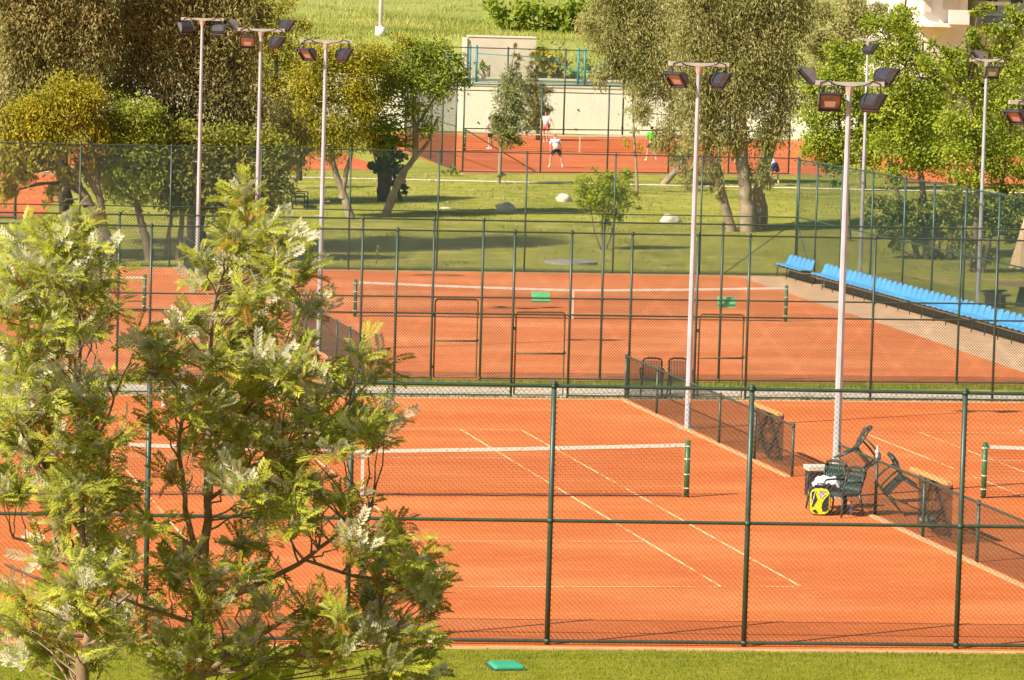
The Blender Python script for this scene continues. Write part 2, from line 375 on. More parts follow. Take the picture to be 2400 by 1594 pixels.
wpart('coping',M['coping'],[(-120,su(1960,0),-.06,.5,4.2,4.36)],w)
mb=MB()
for s,z in [(su(1104,0),2.0),(su(1330,0),2.9),(su(1430,0),1.9),(su(1326,0),1.75)]:
    p=hxy(s,-.02); mb.tube([Vector((*(p+WN*.05),z))-w.location,Vector((*(p-WN*.03),z))-w.location],.055,8)
mb.build('drain_pipe',M['black'],w)
w=empty('low_terrace_wall',(*hxy(0,2.6),4.2),'low pale wall with a rail-high coping above the terrace','wall')
wpart('wall_face',M['wall'],[(-60,90,2.6,2.9,4.0,4.55)],w); wpart('coping',M['coping'],[(-60,90,2.5,3.0,4.55,4.66)],w)
w=empty('upper_wall',(*hxy(0,18),5.),'blank beige concrete wall end standing on the upper terrace','wall')
wpart('wall_face',M['wall2'],[(su(1050,6.2),su(1206,6.2),5.95,6.4,4.1,7.0)],w)
wpart('return_wall',M['coping'],[(su(1041,6.2),su(1050,6.2)-.01,5.8,6.6,4.1,6.95)],w)
wpart('coping',M['coping'],[(su(1050,6.2),su(1206,6.2),5.9,6.45,7.0,7.1)],w)
blades('tall_hill_grass',[((-30,200,130,310),60000),((5,165.8,95,200),110000)],.30,.06,M['G_tall'],clump=(60,1.3),lean=.35,label='tall yellow-green grass covering the hillside',
  zf=lambda x,y: (lambda q: hz(q@WD,max(q@WN,.3)))(np.array([x,y])-WA))
blades('tufty_lawn_grass',[((-12,64,46,104),26000)],.10,.03,M['G_short'],clump=(25,.5),label='short tufted grass of the tree lawn')
# fallen leaves
n=5200; x=RNG.uniform(-8,45,n); y=RNG.uniform(64,105,n); z=np.array([tz(a,b) for a,b in zip(x,y)])+.05
a=RNG.uniform(0,6.28,n); d=np.stack([np.cos(a),np.sin(a),RNG.normal(0,.3,n)],-1)*.045; e=np.stack([-np.sin(a),np.cos(a),RNG.normal(0,.3,n)],-1)*.03; c=np.stack([x,y,z],-1)
tagp(quads('fallen_leaves',np.stack([c-d,c-e,c+d,c+e],1),M['dryleaf']),'pale dry leaves scattered over the tree lawn',kind='stuff')
# ================================================================== FENCES
def linkmesh(p,q,z0,z1,cell,r):
    """chain-link: every wire a slim three-sided rod, two diagonal sets"""
    p=np.array(p,float);q=np.array(q,float); L=np.hypot(*(q-p)[:2]); H=z1-z0; d=(q-p)/L; n=np.array([-d[1],d[0]])
    out=[]
    for sgn,off in((1,.002),(-1,-.002)):
        c=np.arange(-H,L,cell)
        s0=np.maximum(c,0); s1=np.minimum(c+H,L); zz0=s0-c; zz1=s1-c
        if sgn<0: zz0=H-zz0; zz1=H-zz1
        A=np.stack([p[0]+d[0]*s0+n[0]*off,p[1]+d[1]*s0+n[1]*off,z0+zz0],-1); B=np.stack([p[0]+d[0]*s1+n[0]*off,p[1]+d[1]*s1+n[1]*off,z0+zz1],-1)
        t=np.array([d[0],d[1],sgn])/math.sqrt(2); u=np.array([n[0],n[1],0.]); v=np.cross(t,u)
        o=[r*(math.cos(a)*u+math.sin(a)*v) for a in(math.pi/2,math.pi*7/6,math.pi*11/6)]
        for i in range(3):
            j=(i+1)%3; out.append(np.stack([A+o[i],B+o[i],B+o[j],A+o[j]],1))
    return np.concatenate(out)
def fence(label,posts,h,rails,cell,wr,pr=.032,rr=.022,mats=('green','wire'),group='tall green chain-link fences',gaps=(),zf=tz,capr=1.35,name='chain_link_fence',cat='fence',braces=(),topz=None,dens=None):
    """posts: list of (x,y); rails: heights of the horizontals; gaps: bay numbers holding a gate"""
    b=(posts[0][0],posts[0][1],zf(*posts[0])); t=empty(name,b,label,cat,group); o=Vector(b)
    for i,(x,y) in enumerate(posts):
        z=zf(x,y); mb=MB(); mb.tube([Vector((x,y,z-.1))-o,Vector((x,y,z+h))-o],pr,10)
        mb.sphere(Vector((x,y,z+h+.005))-o,(pr*capr,pr*capr,pr*1.1),10,5)
        for zr in rails: mb.tube([Vector((x,y,z+min(zr,h-.03)-.03))-o,Vector((x,y,z+min(zr,h-.03)+.03))-o],pr*1.22,10)
        mb.build('post',M[mats[0]],t,True)
    for k,zr in enumerate(rails):
        mb=MB()
        for i in range(len(posts)-1):
            if i in gaps and zr<2: continue
            (x0,y0),(x1,y1)=posts[i],posts[i+1]
            mb.tube([Vector((x0,y0,zf(x0,y0)+zr))-o,Vector((x1,y1,zf(x1,y1)+zr))-o],rr,8,False)
        mb.build('rail',M[mats[0]],t,True)
    out=[]
    for i in range(len(posts)-1):
        if i in gaps: z0=2.2
        else: z0=.04
        p,q=posts[i],posts[i+1]; za=(zf(*p)+zf(*q))/2
        out.append(linkmesh(p,q,za+z0,za+h-.02,cell,wr))
    quads('wire_mesh',rel(np.concatenate(out),t),M[mats[1]],t)
    for (p,q) in braces:
        mb=MB(); mb.tube([Vector(p)-o,Vector(q)-o],rr*.9,8); mb.build('brace',M[mats[0]],t,True)
    return t
X1=[-12.,-9.,-6.,-3.02,-.03,2.94,6.18,9.3,12.4,15.5]
fence('nearest chain-link fence, stout green posts at the lawn edge',[(x,fy(x)) for x in X1],3.93,[.07,1.88,3.90],.078,.0030,.040,.027)
def gate(parent,x0,x1,y,h,midz,mat='rust'):
    o=parent.location; g=None
    def V(x,z): return Vector((x,y,z))-o
    mb=MB(); r=.022; c=.07
    pts=[V(x0+.05,.08),V(x0+.05,h-c),V(x0+.07,h-.02),V(x0+.05+c,h),V(x1-.05-c,h),V(x1-.07,h-.02),V(x1-.05,h-c),V(x1-.05,.08),V(x0+.05,.08)]
    mb.tube(pts,r,8); mb.tube([V(x0+.05,midz),V(x1-.05,midz)],r,8)
    g=mb.build('gate',M[mat],parent,True)
    m=quads('gate_mesh',np.asarray(linkmesh((x0+.06,y),(x1-.06,y),.1,h-.02,.06,.0019))-np.array(o),M['wire'],g)
    mb=MB(); mb.box(V((x1-.04) if x1-x0>0 else x0,midz+.02),(.07,.06,.07)); mb.build('latch',M['green'],g)
    for z in(.35,h-.4):
        mb=MB(); mb.box(V(x0+.01,z),(.05,.05,.08)); mb.build('hinge',M['green'],g)
X2=[-10.9,-7.95,-5.0,-2.05,.88,3.82,6.67,8.06,9.55,11.18,12.46,15.6,18.7,21.8,24.9,28.]
def y2(x): return 19.12-.015*(x-6)
f2=fence('second fence back, behind the near courts, with two gates',[(x,y2(x)) for x in X2],4.03,[.07,2.02,4.0],.075,.0034,.031,.021,gaps=(6,9))
gate(f2,6.70,8.0,y2(7)+.02,2.08,1.08); gate(f2,11.22,12.42,y2(12)+.02,2.08,1.02)
X3=[-8.4,-5.4,-2.4,.6,3.65,5.45,6.70,9.78,12.86,16.05,19.15,22.3,25.4,28.5]
f3=fence('third fence back, along the far edge of the pale path, with one gate',[(x,23.3) for x in X3],4.06,[.07,2.1,4.03],.075,.0034,.031,.021,gaps=(5,))
gate(f3,5.48,6.66,23.33,2.04,1.0)
X4=[-11.9,-8.9,-5.9,-2.9,.2,3.3,6.4,9.5,12.6,15.7,18.86,21.98,25.45]
f4=fence('tall fence closing the far end of the middle courts before the tree lawn',[(x,62.6) for x in X4],4.2,[.07,2.1,4.18],.075,.0023,.031,.020,mats=('green_mid','wire_far'),
  braces=[((25.45,62.6,2.0),(22.9,62.6,.1)),((25.45,62.6,2.0),(25.45,60.2,.1))])
Y5=[62.6,60.2,57.0,53.3,49.6,46.4,43.1,39.8,36.5,33.2,29.9,26.6]
f5=fence('long fence of dense teal mesh running behind the blue seats',[(25.5,y) for y in Y5],4.15,[.07,2.1,4.13],.075,.0028,.034,.024,mats=('green_mid','wire_far'))
# fences of the far courts
u15=Vector((math.cos(R(16)),math.sin(R(16))))
P6=[(21.6+u15.x*s,106.6+u15.y*s) for s in(0,4.0,7.5,10.75,14,17.3)]
f6=fence('far court fence, front side with a long diagonal brace',P6,4.1,[.08,2.05,4.08],.11,.003,.04,.026,group='fences round the far courts',
  braces=[((21.7,106.7,1.45+2.0),(25.3,107.75,1.5))])
P7=[(21.6,106.6),(21.8,109.6),(22.05,114.5),(22.4,119.5),(22.8,125.5),(23.2,131.5)]
f7=fence('far court fence, left side running away towards the cream wall',P7[1:],4.1,[.08,2.05,4.08],.11,.003,.04,.026,group='fences round the far courts')
P8=[tuple(hxy(float(at(u,320,WA[1]-6.5)[0]-WA[0]),-6.5)) for u in(960,1045,1190,1320,1453,1586,1720)]
f8=fence('far court fence, back side standing before the cream wall',P8,5.1,[.08,2.6,5.06],.14,.003,.05,.03,group='fences round the far courts')
P9=[(-.6,80.9),(-4.5,80.6),(-8.5,80.4),(-12.5,80.2)]
f9=fence('dark fence of the left far court glimpsed behind the leaning trees',P9,3.0,[.08,1.5,2.96],.11,.003,.05,.03,group='fences round the far courts')
P10=[(41.4,104.9),(46,104.2),(51,103.5),(56,102.8),(61,102.1)]
f10=fence('far right court fence, half hidden by spring-green trees',P10,2.0,[.08,1.96],.11,.003,.045,.03,group='fences round the far courts')
# teal ornamental fence on the terrace
def tealfence():
    t=empty('terrace_fence',(*hxy(3,2.2),4.15),'teal metal fence with swooping top rail on the terrace above the cream wall','fence'); o=t.location
    def V(s,z): return Vector((*hxy(s,2.2),4.2+z))-o
    A,B,D_=su(1073,2.2),su(1319,2.2),su(1440,2.2)
    for s in(A,A+.4,B,B+.4,D_,D_+.4):
        mb=MB(); mb.tube([V(s,-.1),V(s,2.35 if s<D_ else 1.3)],.07,8); mb.build('post',M['teal'],t,True)
    mb=MB(); mb.tube([V(A-4,1.75),V(A,1.75)],.04,6); mb.tube([V(A+.4,1.85),V(B-3,1.75),V(B-1.36,1.65)],.035,6)
    a=[V(B-1.36+i*.17,1.65-.75*math.sin(i/8*math.pi/2)) for i in range(9)]; mb.tube(a,.05,6)
    a=[V(B+.4+i*.2,.9+.85*(1-math.cos(i/8*math.pi/2))) for i in range(9)]; mb.tube(a,.05,6); mb.tube([V(B+2,1.75),V(D_+6,1.75)],.04,6)
    mb.tube([V(A-4,.15),V(D_+6,.15)],.035,6); mb.build('rail',M['teal'],t,True)
    quads('wire_mesh',rel(linkmesh(hxy(A-4,2.2),hxy(D_+6,2.2),4.3,5.95,.14,.003),t),M['wire_far'],t)
tealfence()
# low dividing fences between courts
def divider(label,x,posts,h=1.08,z0=0,cell=.05,wr=.0022):
    return fence(label,[(x,y) for y in posts],h,[h-.02],cell,wr,.030,.024,group='low mesh dividers between courts',name='court_divider',cat='fence')
divider('low divider fence from the second fence to the near net gap',9.45,[18.9,15.6,12.75,9.59,6.49,3.43])
divider('low divider fence with tipped chairs leaning on it',9.45,[-.0,-2.65,-5.75,-9.0,-12.0,-15.0,-17.8])
divider('low divider fence between the middle courts, nearer half',3.8,[36.0,33.6,30.9,28.1,25.9,23.6])
divider('low divider fence between the middle courts, farther half',3.8,[62.4,58.5,55.3,52.0,48.6])
# ================================================================== TENNIS NETS
def grid(p,q,z0,z1f,cell,r):
    p=np.array(p,float);q=np.array(q,float);L=np.hypot(*(q-p)); d=(q-p)/L; n=np.array([-d[1],d[0]]); out=[]
    s=np.arange(0,L,cell); top=np.array([z1f(a/L) for a in s])
    def strip(A,B,w,o):  # flat-sided rods (two crossed ribbons)
        for k in(w,o): out.append(np.stack([A-k,B-k,B+k,A+k],1))
    A=np.stack([p[0]+d[0]*s,p[1]+d[1]*s,0*s+z0],-1); B=A.copy(); B[:,2]=top
    strip(A,B,np.array([d[0],d[1],0])*r,np.array([n[0],n[1],0])*r)
    m=int(.95/cell)
    for k in range(m):
        f=k/m; zz=z0+(top-z0)*f
        A=np.stack([p[0]+d[0]*s[:-1],p[1]+d[1]*s[:-1],zz[:-1]],-1);B=np.stack([p[0]+d[0]*s[1:],p[1]+d[1]*s[1:],zz[1:]],-1)
        strip(A,B,np.array([0,0,1.])*r,np.array([n[0],n[1],0])*r)
    return np.concatenate(out)
def net(label,cx,cy,half=6.4,ang=0,z=0,cell=.05,rad=.0017,posts=(-1,1),pr=.055):
    t=empty('tennis_net',(cx,cy,z),label,'tennis net','tennis nets')
    d=Vector((math.cos(ang),math.sin(ang),0))
    topf=lambda f: .914+.15*abs(2*f-1)**1.3
    for s in posts:
        b=d*half*s; mb=MB(); mb.tube([b+Vector((0,0,-.05)),b+Vector((0,0,1.10))],pr,12); mb.sphere(b+Vector((0,0,1.1)),(pr,pr,.03),12,6)
        po=mb.build('net_post',M['postgreen'],t,True)
        for zz in(.18,.45,.75,1.0):
            mb=MB(); mb.tube([b+Vector((0,0,zz)),b+Vector((0,0,zz+.02))],pr*1.1,12); mb.build('lashing',M['white'],po,True)
    p=(-d.x*(half-.08),-d.y*(half-.08)); q=(d.x*(half-.08),d.y*(half-.08))
    quads('net_mesh',grid(p,q,.03,lambda f:topf(f)-.03,cell,rad),M['net'],t)
    mb=MB(); N=40
    nn=Vector((-d.y,d.x,0))
    prof=[]
    for i in range(N+1):
        f=i/N; c=d*(2*f-1)*(half-.06); zt=topf(f); prof.append([c+nn*.012+Vector((0,0,zt)),c-nn*.012+Vector((0,0,zt)),c-nn*.016+Vector((0,0,zt-.065)),c+nn*.016+Vector((0,0,zt-.065))])
    vs=[v for r in prof for v in r]; fs=[(i*4+k,i*4+(k+1)%4,(i+1)*4+(k+1)%4,(i+1)*4+k) for i in range(N) for k in range(4)]
    mb.add(vs,fs); mb.build('white_tape',M['tape'],t)
    mb=MB(); mb.box(Vector((0,0,.46)),(.055,.03,.90),Matrix.Rotation(ang,4,'Z')); mb.build('center_strap',M['white'],t)
    mb=MB(); pts=[d*(2*i/24-1)*(half-.08)+Vector((0,0,.03+.02*abs(math.sin(i*1.3)))) for i in range(25)]; mb.tube(pts,.012,5); mb.build('bottom_cord',M['net'],t)
    return t
net('nearest tennis net, its left half behind the leafy tree',0,0)
net('near right tennis net, only its left end in the frame',18.84,0)
net('tennis net across the middle court before the blue seats',13.2,42.7,6.6)
net('tennis net of the left middle court ending at a slanted-looking post',-5.98,43.5,6.4,cell=.06)
net('far tennis net between the doubles players',32.8,133.4,6.4,R(9),1.45,.1,.004)
# ================================================================== FLOODLIGHT POLES
def flood(parent,loc,nrm,sc=1.):
    """lamp head: curved housing (origin at bracket), glass facing nrm"""
    n=Vector(nrm).normalized(); z=-n; x=Vector((0,0,1)).cross(z); x=x.normalized() if x.length>.1 else Vector((1,0,0)); y=z.cross(x)
    Mx=Matrix((x,y,z)).transposed().to_4x4()
    c=Vector(loc)
    prof=[(-.20,0),(.22,0),(.22,.05),(.17,.13),(.08,.19),(-.05,.20),(-.15,.15),(-.20,.07)]; wd=.22
    mb=MB(); vs=[]
    for sx in(-wd,wd):
        for a,b in prof: vs.append(c+(Mx@Vector((sx,a,b)))*sc)
    k=len(prof); fs=[(i,(i+1)%k,k+(i+1)%k,k+i) for i in range(1,k)]+[tuple(range(k))[::-1],tuple(range(k,2*k))]
    mb.add(vs,fs)
    # rim round the glass
    for sx in(-1,1): mb.box(c+(Mx@Vector((sx*(wd+.012),.01,-.012)))*sc,(.03*sc,.46*sc,.06*sc),Mx)
    for sy in(-.215,.235): mb.box(c+(Mx@Vector((0,sy,-.012)))*sc,(.52*sc,.03*sc,.06*sc),Mx)
    h=mb.build('floodlight',M['lamp'],parent)
    for sx in(-wd-.032,wd+.032):
        mb=MB()
        v2=[c+(Mx@Vector((sx+e,a*.95,b*.97+.02)))*sc for e in(-.004,.004) for a,b in prof]
        mb.add(v2,[(i,(i+1)%k,k+(i+1)%k,k+i) for i in range(k)]+[tuple(range(k))[::-1],tuple(range(k,2*k))])
        mb.build('side_plate',M['lampgrey'],h)
    mb=MB(); mb.add([c+(Mx@Vector((a,b,.012)))*sc for a,b in((-wd,-.2),(wd,-.2),(wd,.22),(-wd,.22))],[(0,3,2,1)])
    mb.build('lamp_glass',M['lens'],h)
    mb=MB(); mb.add([c+(Mx@Vector((a,b,.007)))*sc for a,b in((-.11,-.14),(.11,-.14),(.13,.02),(-.13,.02))],[(0,3,2,1)]); mb.build('reflector',M['frame'],h)
    return h,Mx
def pole(label,x,y,h,lamps,rad=(.074,.044),steps=False,base=0.,cross=.66,rot=0):
    z=tz(x,y); t=empty('floodlight_pole',(x,y,z),label,'floodlight pole','floodlight poles'); h=h-z
    mb=MB(); mb.tube([(0,0,-.1),(0,0,h*.25),(0,0,h-.25),(0,0,h-.06)],[rad[0],rad[0]*.9,rad[1],rad[1]],8)
    mb.box((0,0,.012),(.3,.3,.02)); mb.build('shaft',M['pole'],t)
    mb=MB(); mb.box((0,-rad[0]*.93,.75),(.075,.03,.32)); mb.build('access_hatch',M['bar'],t,bevel=.004)
    mb=MB(); mb.box((0,0,.0),(.42,.42,.05)); mb.build('footing',M['conc'],t,bevel=.01)
    mb=MB(); mb.tube([(0,0,h-.22),(0,0,h-.05)],[rad[1]*1.05,.11],8)
    Mx=Matrix.Rotation(rot,4,'Z')
    mb.box((0,0,h),(2*cross,.09,.08),Mx)
    for s in(-1,1): mb.box(Mx@Vector((s*(cross-.12),0,h+.012)),(.3,.12,.09),Mx)
    mb.build('crossbar',M['bar'],t)
    if steps:
        mb=MB()
        for i in range(9):
            zz=h-1.6-i*.38; s=1 if i%2 else -1; mb.tube([(s*.05,0,zz),(s*.19,0,zz),(s*.19,0,zz+.03)],.009,5)
        mb.build('climbing_step',M['bar'],t)
    for (ax,ay,az,n) in lamps:
        loc=Mx@Vector((ax*cross,ay,0))+Vector((0,0,h+az))
        hd,_=flood(t,loc,Mx@Vector(n),.88)
        mb=MB(); top=Mx@Vector((ax*cross,0,0))+Vector((0,0,h))
        q=Mx@Vector((.1,0,0)); zz=Vector((0,0,.06 if az<0 else -.04))
        mb.tube([loc-q*2.1+Vector((0,0,-.02)),loc-q*2.1+zz,top-q+Vector((0,0,az*.3)),top-q,top+q,top+q+Vector((0,0,az*.3)),loc+q*2.1+zz,loc+q*2.1+Vector((0,0,-.02))],.014,6)
        mb.build('bracket',M['lamp'],hd)
    mb=MB()
    for s in(-1,1):
        mb.tube([Mx@Vector((s*.1,-.05,0))+Vector((0,0,h-.05)),Mx@Vector((s*.3,-.07,0))+Vector((0,0,h-.02)),Mx@Vector((s*.45,-.06,0))+Vector((0,0,h+.06)),Mx@Vector((s*.6,-.07,0))+Vector((0,0,h+.02)),Mx@Vector((s*.62,-.08,0))+Vector((0,0,h-.22))],.011,5)
    mb.build('cable',M['black'],t,True)
    return t
two=[(-.80,-.04,-.36,(-.50,-.40,-.60)),(.80,.02,-.36,(.75,.25,-.5))]
twofar=[(-.86,-.04,-.30,(-.35,.75,-.6)),(.86,.02,-.32,(.45,.75,-.6))]
four=[(-.62,-.12,-.36,(-.12,-.75,-.55)),(-1.25,.22,.12,(-.75,.1,-.7)),(.72,-.10,-.36,(.72,.35,-.6)),(1.25,.2,.14,(.8,.25,-.62))]
pole('floodlight pole beside the slatted black chairs',9.42,12.4,8.22,two)
pole('four-lamp floodlight pole rising from the group of tipped chairs',9.42,.05,8.12,four,(.084,.05))
pole('floodlight pole nearest of the left three, free of the dark trees',3.8,31.2,8.28,two,steps=True)
pole('four-lamp floodlight pole, middle one of the left three',3.55,42.3,8.42,four,steps=True)
pole('floodlight pole farthest of the left three, against dark foliage',3.5,56.3,8.57,twofar,steps=True)
pole('thin floodlight pole behind the seats, its lamps among green leaves',26.05,56.4,8.46,[(.2,-.04,-.32,(.6,.3,-.6))],cross=.45)
pole('floodlight pole behind the seats with lamps high at right edge',26.05,43.3,8.05,[(-.55,.2,.12,(-.75,.1,-.7)),(.3,-.12,-.36,(-.05,-.8,-.5))],cross=.5)
_q=at(2405,238,12.3); pole('floodlight pole cut off by the right edge, only its lamps showing',float(_q[0]),12.3,float(_q[2]),[(-.86,-.04,-.34,(-.5,-.35,-.62)),(-.45,.18,-.34,(-.5,.35,-.62)),(.86,.02,-.36,(.75,.25,-.5))],cross=.78)
def whitepost(label,u,v,s,t_):
    p=hxy(s,t_); o=empty('street_lamp',(*p,hz(s,t_)),label,'lamp post','white posts on the hill')
    mb=MB(); mb.tube([(0,0,-.2),(0,0,6.5)],.13,8); mb.build('shaft',M['plaster'],o,True)
    mb=MB(); mb.tube([(0,0,-.2),(0,0,.5)],.32,8); mb.build('footing',M['plaster'],o,True)
    mb=MB(); mb.tube([(0,0,6.4),(1.2,0,6.9)],.05,8); mb.box((1.3,0,6.9),(.6,.25,.12)); mb.build('lamp_head',M['bar'],o)
whitepost('left white post standing at the foot of the grassy hill',842,90,su(842,9),9.)
whitepost('right white post standing high on the grassy hill',1003,22,su(1003,70),70.)
def atX(u,v,X):
    d=ray(u,v); return CAM+d*((X-CAM[0])/d[0])
# ================================================================== BLUE SEATS
def seatrow(label,y0,n,sp=.58,x=24.95):
    t=empty('seat_row',(x,y0,0),label,'spectator seats','rows of blue spectator seats')
    prof=[(-.27,.43),(-.22,.455),(-.1,.44),(.03,.43),(.12,.45),(.17,.52),(.20,.62),(.235,.74),(.26,.82)]
    base=None
    for i in range(n):
        yc=-i*sp
        if base is None:
            vs=[];fs=[];W=[.24,.265,.27,.27,.265,.26,.255,.24,.18]; m=9
            for k,(a,b) in enumerate(prof):
                for j in range(m):
                    f=j/(m-1)*2-1; lift=.035*abs(f)**3
                    vs.append((a-(lift if k>4 else 0)*.9,f*W[k],b+(lift if k<=4 else 0)-(.05*f**4 if k==8 else 0)))
            for k in range(len(prof)-1):
                for j in range(m-1): fs.append((k*m+j,k*m+j+1,(k+1)*m+j+1,(k+1)*m+j))
            mb=MB(); mb.add(vs,fs); base=mb.build('seat',M['blue'],t,True)
            s=base.modifiers.new('thick','SOLIDIFY'); s.thickness=.022
            o=base
        else:
            o=base.copy(); C.objects.link(o); o.parent=t
        o.location=(0,yc,0)
    L=(n-1)*sp+.5
    mb=MB()
    for xx,zz in((-.16,.40),(.08,.40)): mb.box((xx,-(L-.5)/2,zz),(.05,L,.04))
    mb.build('support_rail',M['steel_dark'],t)
    mb=MB(); mb.box((-.06,-(L-.5)/2-.08,.372),(.42,L+.35,.012)); mb.build('plank',M['wood'],t)
    mb=MB(); mb.box((.24,-(L-.5)/2,.16),(.05,L,.30)); mb.build('shade_board',M['steel_dark'],t)  # added dark board standing in for the shade behind and under the seats
    k=0
    while k*1.28<L:
        yy=.2-k*1.28; k+=1
        mb=MB()
        mb.tube([(-.24,yy,0),(-.2,yy,.39)],.018,6); mb.tube([(.16,yy,0),(.1,yy,.39)],.018,6); mb.box((-.04,yy,.36),(.42,.03,.03))
        mb.build('leg',M['steel_dark'],t)
seatrow('short row of six blue plastic seats at the far corner of the court',62.1,6)
seatrow('long row of blue plastic seats running along the court side towards the right edge',57.4,46)
# ================================================================== CHAIRS
def armchair(label,loc,Mx,mat='chair',group='dark green plastic armchairs',name='plastic_armchair',metal=False):
    t=empty(name,loc,label,'chair',group); t.rotation_euler=Mx.to_euler()
    m=M[mat]; mb=MB()
    mb.box((0,0,.42),(.46,.46,.03)); mb.box((0,-.235,.405),(.47,.03,.06)); mb.build('seat',M['metalseat'] if metal else m,t,bevel=.01)
    mb=MB(); N=12 if metal else 8
    for i in range(N):
        x=-.20+.40*i/(N-1)
        w=.022 if metal else .052
        mb.tube([(x,.22,.44),(x*1.03,.26,.62),(x*1.05,.31,.84)],w/2,5) if metal else [mb.box((x*1.02,.235+.055*k,.48+.135*k),(w,.018,.16),Matrix.Rotation(R(-16-3*k),4,'X')) for k in range(3)]
    mb.tube([(-.23,.31,.80),(-.21,.325,.87),(-.1,.335,.895),(.1,.335,.895),(.21,.325,.87),(.23,.31,.80)],.024 if metal else .03,8)
    mb.tube([(-.24,.20,.40),(-.235,.25,.6),(-.23,.31,.80)],.02,8); mb.tube([(.24,.20,.40),(.235,.25,.6),(.23,.31,.80)],.02,8)
    mb.build('backrest',m,t,True)
    for s in(-1,1):
        mb=MB(); mb.tube([(s*.25,-.24,.40),(s*.285,-.23,.62),(s*.285,-.18,.655),(s*.28,.05,.66),(s*.245,.26,.64)],.02,8); mb.build('armrest',m,t,True)
        mb=MB(); mb.tube([(s*.23,-.21,.41),(s*.265,-.27,0)],[.028,.018],8); mb.build('leg',m,t,True)
        mb=MB(); mb.tube([(s*.23,.2,.41),(s*.265,.30,0)],[.028,.018],8); mb.build('leg',m,t,True)
    return t
def RZ(a): return Matrix.Rotation(R(a),4,'Z')
def RY(a): return Matrix.Rotation(R(a),4,'Y')
armchair('upright green armchair beside the tennis bag, backrest to the right',(8.78,-2.75,.02),RZ(-64))
armchair('green armchair holding the white towel, farther left one',(8.72,-1.75,.02),RZ(-50))
armchair('green armchair tipped face down over the divider rail, backrest pointing up right',tuple(at(1975,1031.6,-1.1)-np.array([.2,0,.43])),RY(50)@RZ(80))
armchair('green armchair tipped forwards on the divider rail, hanging feet to the right',tuple(at(2077,1097.5,-2.7)-np.array([-.17,0,.443])),RY(-46)@RZ(-98))
armchair('left black slatted chair on the pale path behind the second fence',(10.28,19.7,.02),RZ(-14),'metalchair','slatted black chairs','slatted_chair',True)
armchair('right black slatted chair on the pale path, partly behind the white pole',(10.98,19.72,.02),RZ(-6),'metalchair','slatted black chairs','slatted_chair',True)
# towel
def cloth(name,label,cat,c,sx,sy,h,mat,seed,drop=.12):
    rs=random.Random(seed); n=14; vs=[];fs=[]
    ph=[rs.uniform(0,6) for _ in range(5)]
    for j in range(n):
        for i in range(n):
            a=i/(n-1)*2-1; b=j/(n-1)*2-1
            z=h*(.5+.5*math.sin(a*3+ph[0]+b*2))*.5+h*.35*math.sin(b*7+ph[1]+a*3)+h*.2*math.sin(a*11+ph[2])-drop*max(0,abs(a)-.6)*2.5-drop*max(0,abs(b)-.7)*2
            vs.append((a*sx*(1+.08*math.sin(b*6+ph[3])),b*sy*(1+.1*math.sin(a*5+ph[4])),z))
    for j in range(n-1):
        for i in range(n-1): fs.append((j*n+i,j*n+i+1,(j+1)*n+i+1,(j+1)*n+i))
    mb=MB(); mb.add(vs,fs); o=mb.build(name,mat,None,True); o.location=c; s=o.modifiers.new('t','SOLIDIFY'); s.thickness=.015
    return tagp(o,label,cat)
cloth('towel','crumpled white towel lying on the green armchairs','towel',(8.60,-2.2,.62),.24,.2,.10,M['towel'],3)
cloth('grey_jacket','dark grey garment hanging below the white towel','garment',(8.68,-2.5,.47),.22,.1,.07,M['greyf'],5,.2).data.materials[0]=M['black']
# tennis bag
def bag():
    t=empty('tennis_bag',(8.36,-2.62,.012),'fluorescent yellow and black tennis bag standing on the clay','bag'); t.rotation_euler=(0,0,R(-14))
    def slab(y0,y1,k,mat,name,n=20):
        mb=MB(); vs=[]
        for y in(y0,y1):
            kk=k*(1 if y==y1 else .97)
            for i in range(n):
                a=2*math.pi*i/n; cx=abs(math.cos(a))**.55*math.copysign(1,math.cos(a)); cz=abs(math.sin(a))**.55*math.copysign(1,math.sin(a))
                vs.append((.205*kk*cx,y,.27+.265*kk*cz))
        mb.add(vs,[tuple(range(n)),tuple(range(n,2*n))[::-1]]+[(i,(i+1)%n,n+(i+1)%n,n+i)[::-1] for i in range(n)])
        return mb.build(name,mat,t,bevel=.01)
    slab(-.12,.30,1,M['black'],'body'); slab(-.15,-.12,.95,M['yellow'],'front_panel')
    # dark inset fields leave a yellow X and border
    def patch(pts,mat,name,y=-.158):
        mb=MB(); mb.add([(x,y,z) for x,z in pts]+[(x,y+.012,z) for x,z in pts],[tuple(range(len(pts))),tuple(range(len(pts),2*len(pts)))[::-1]]+[(i,(i+1)%len(pts),len(pts)+(i+1)%len(pts),len(pts)+i)[::-1] for i in range(len(pts))]); mb.build(name,mat,t)
    patch([(-.165,.44),(-.155,.17),(-.13,.16),(-.055,.30),(-.10,.47)],M['black'],'side_panel')
    patch([(-.02,.49),(.10,.47),(.06,.40),(-.01,.33)],M['greyf'],'top_panel')
    patch([(.165,.42),(.16,.13),(.12,.09),(.05,.08),(.03,.20),(.07,.29)],M['black'],'side_panel')
    patch([(-.14,.09),(-.09,.05),(-.02,.05),(-.08,.12)],M['black'],'bottom_panel')
    patch([(-.10,.46),(-.085,.46),(-.15,.2),(-.165,.2)],M['c_white'],'white_stripe',-.164); patch([(.02,.33),(.11,.42),(.10,.44),(.01,.35)],M['c_white'],'white_stripe',-.164)
    mb=MB(); mb.tube([(-.06,.02,.53),(-.05,.02,.59),(.05,.02,.59),(.07,.02,.53)],.014,6); mb.build('handle',M['black'],t,True)
    mb=MB(); mb.tube([(.19,.0,.45),(.26,.02,.3),(.24,.06,.1),(.2,.1,.03)],.018,6); mb.build('strap',M['black'],t,True)
bag()
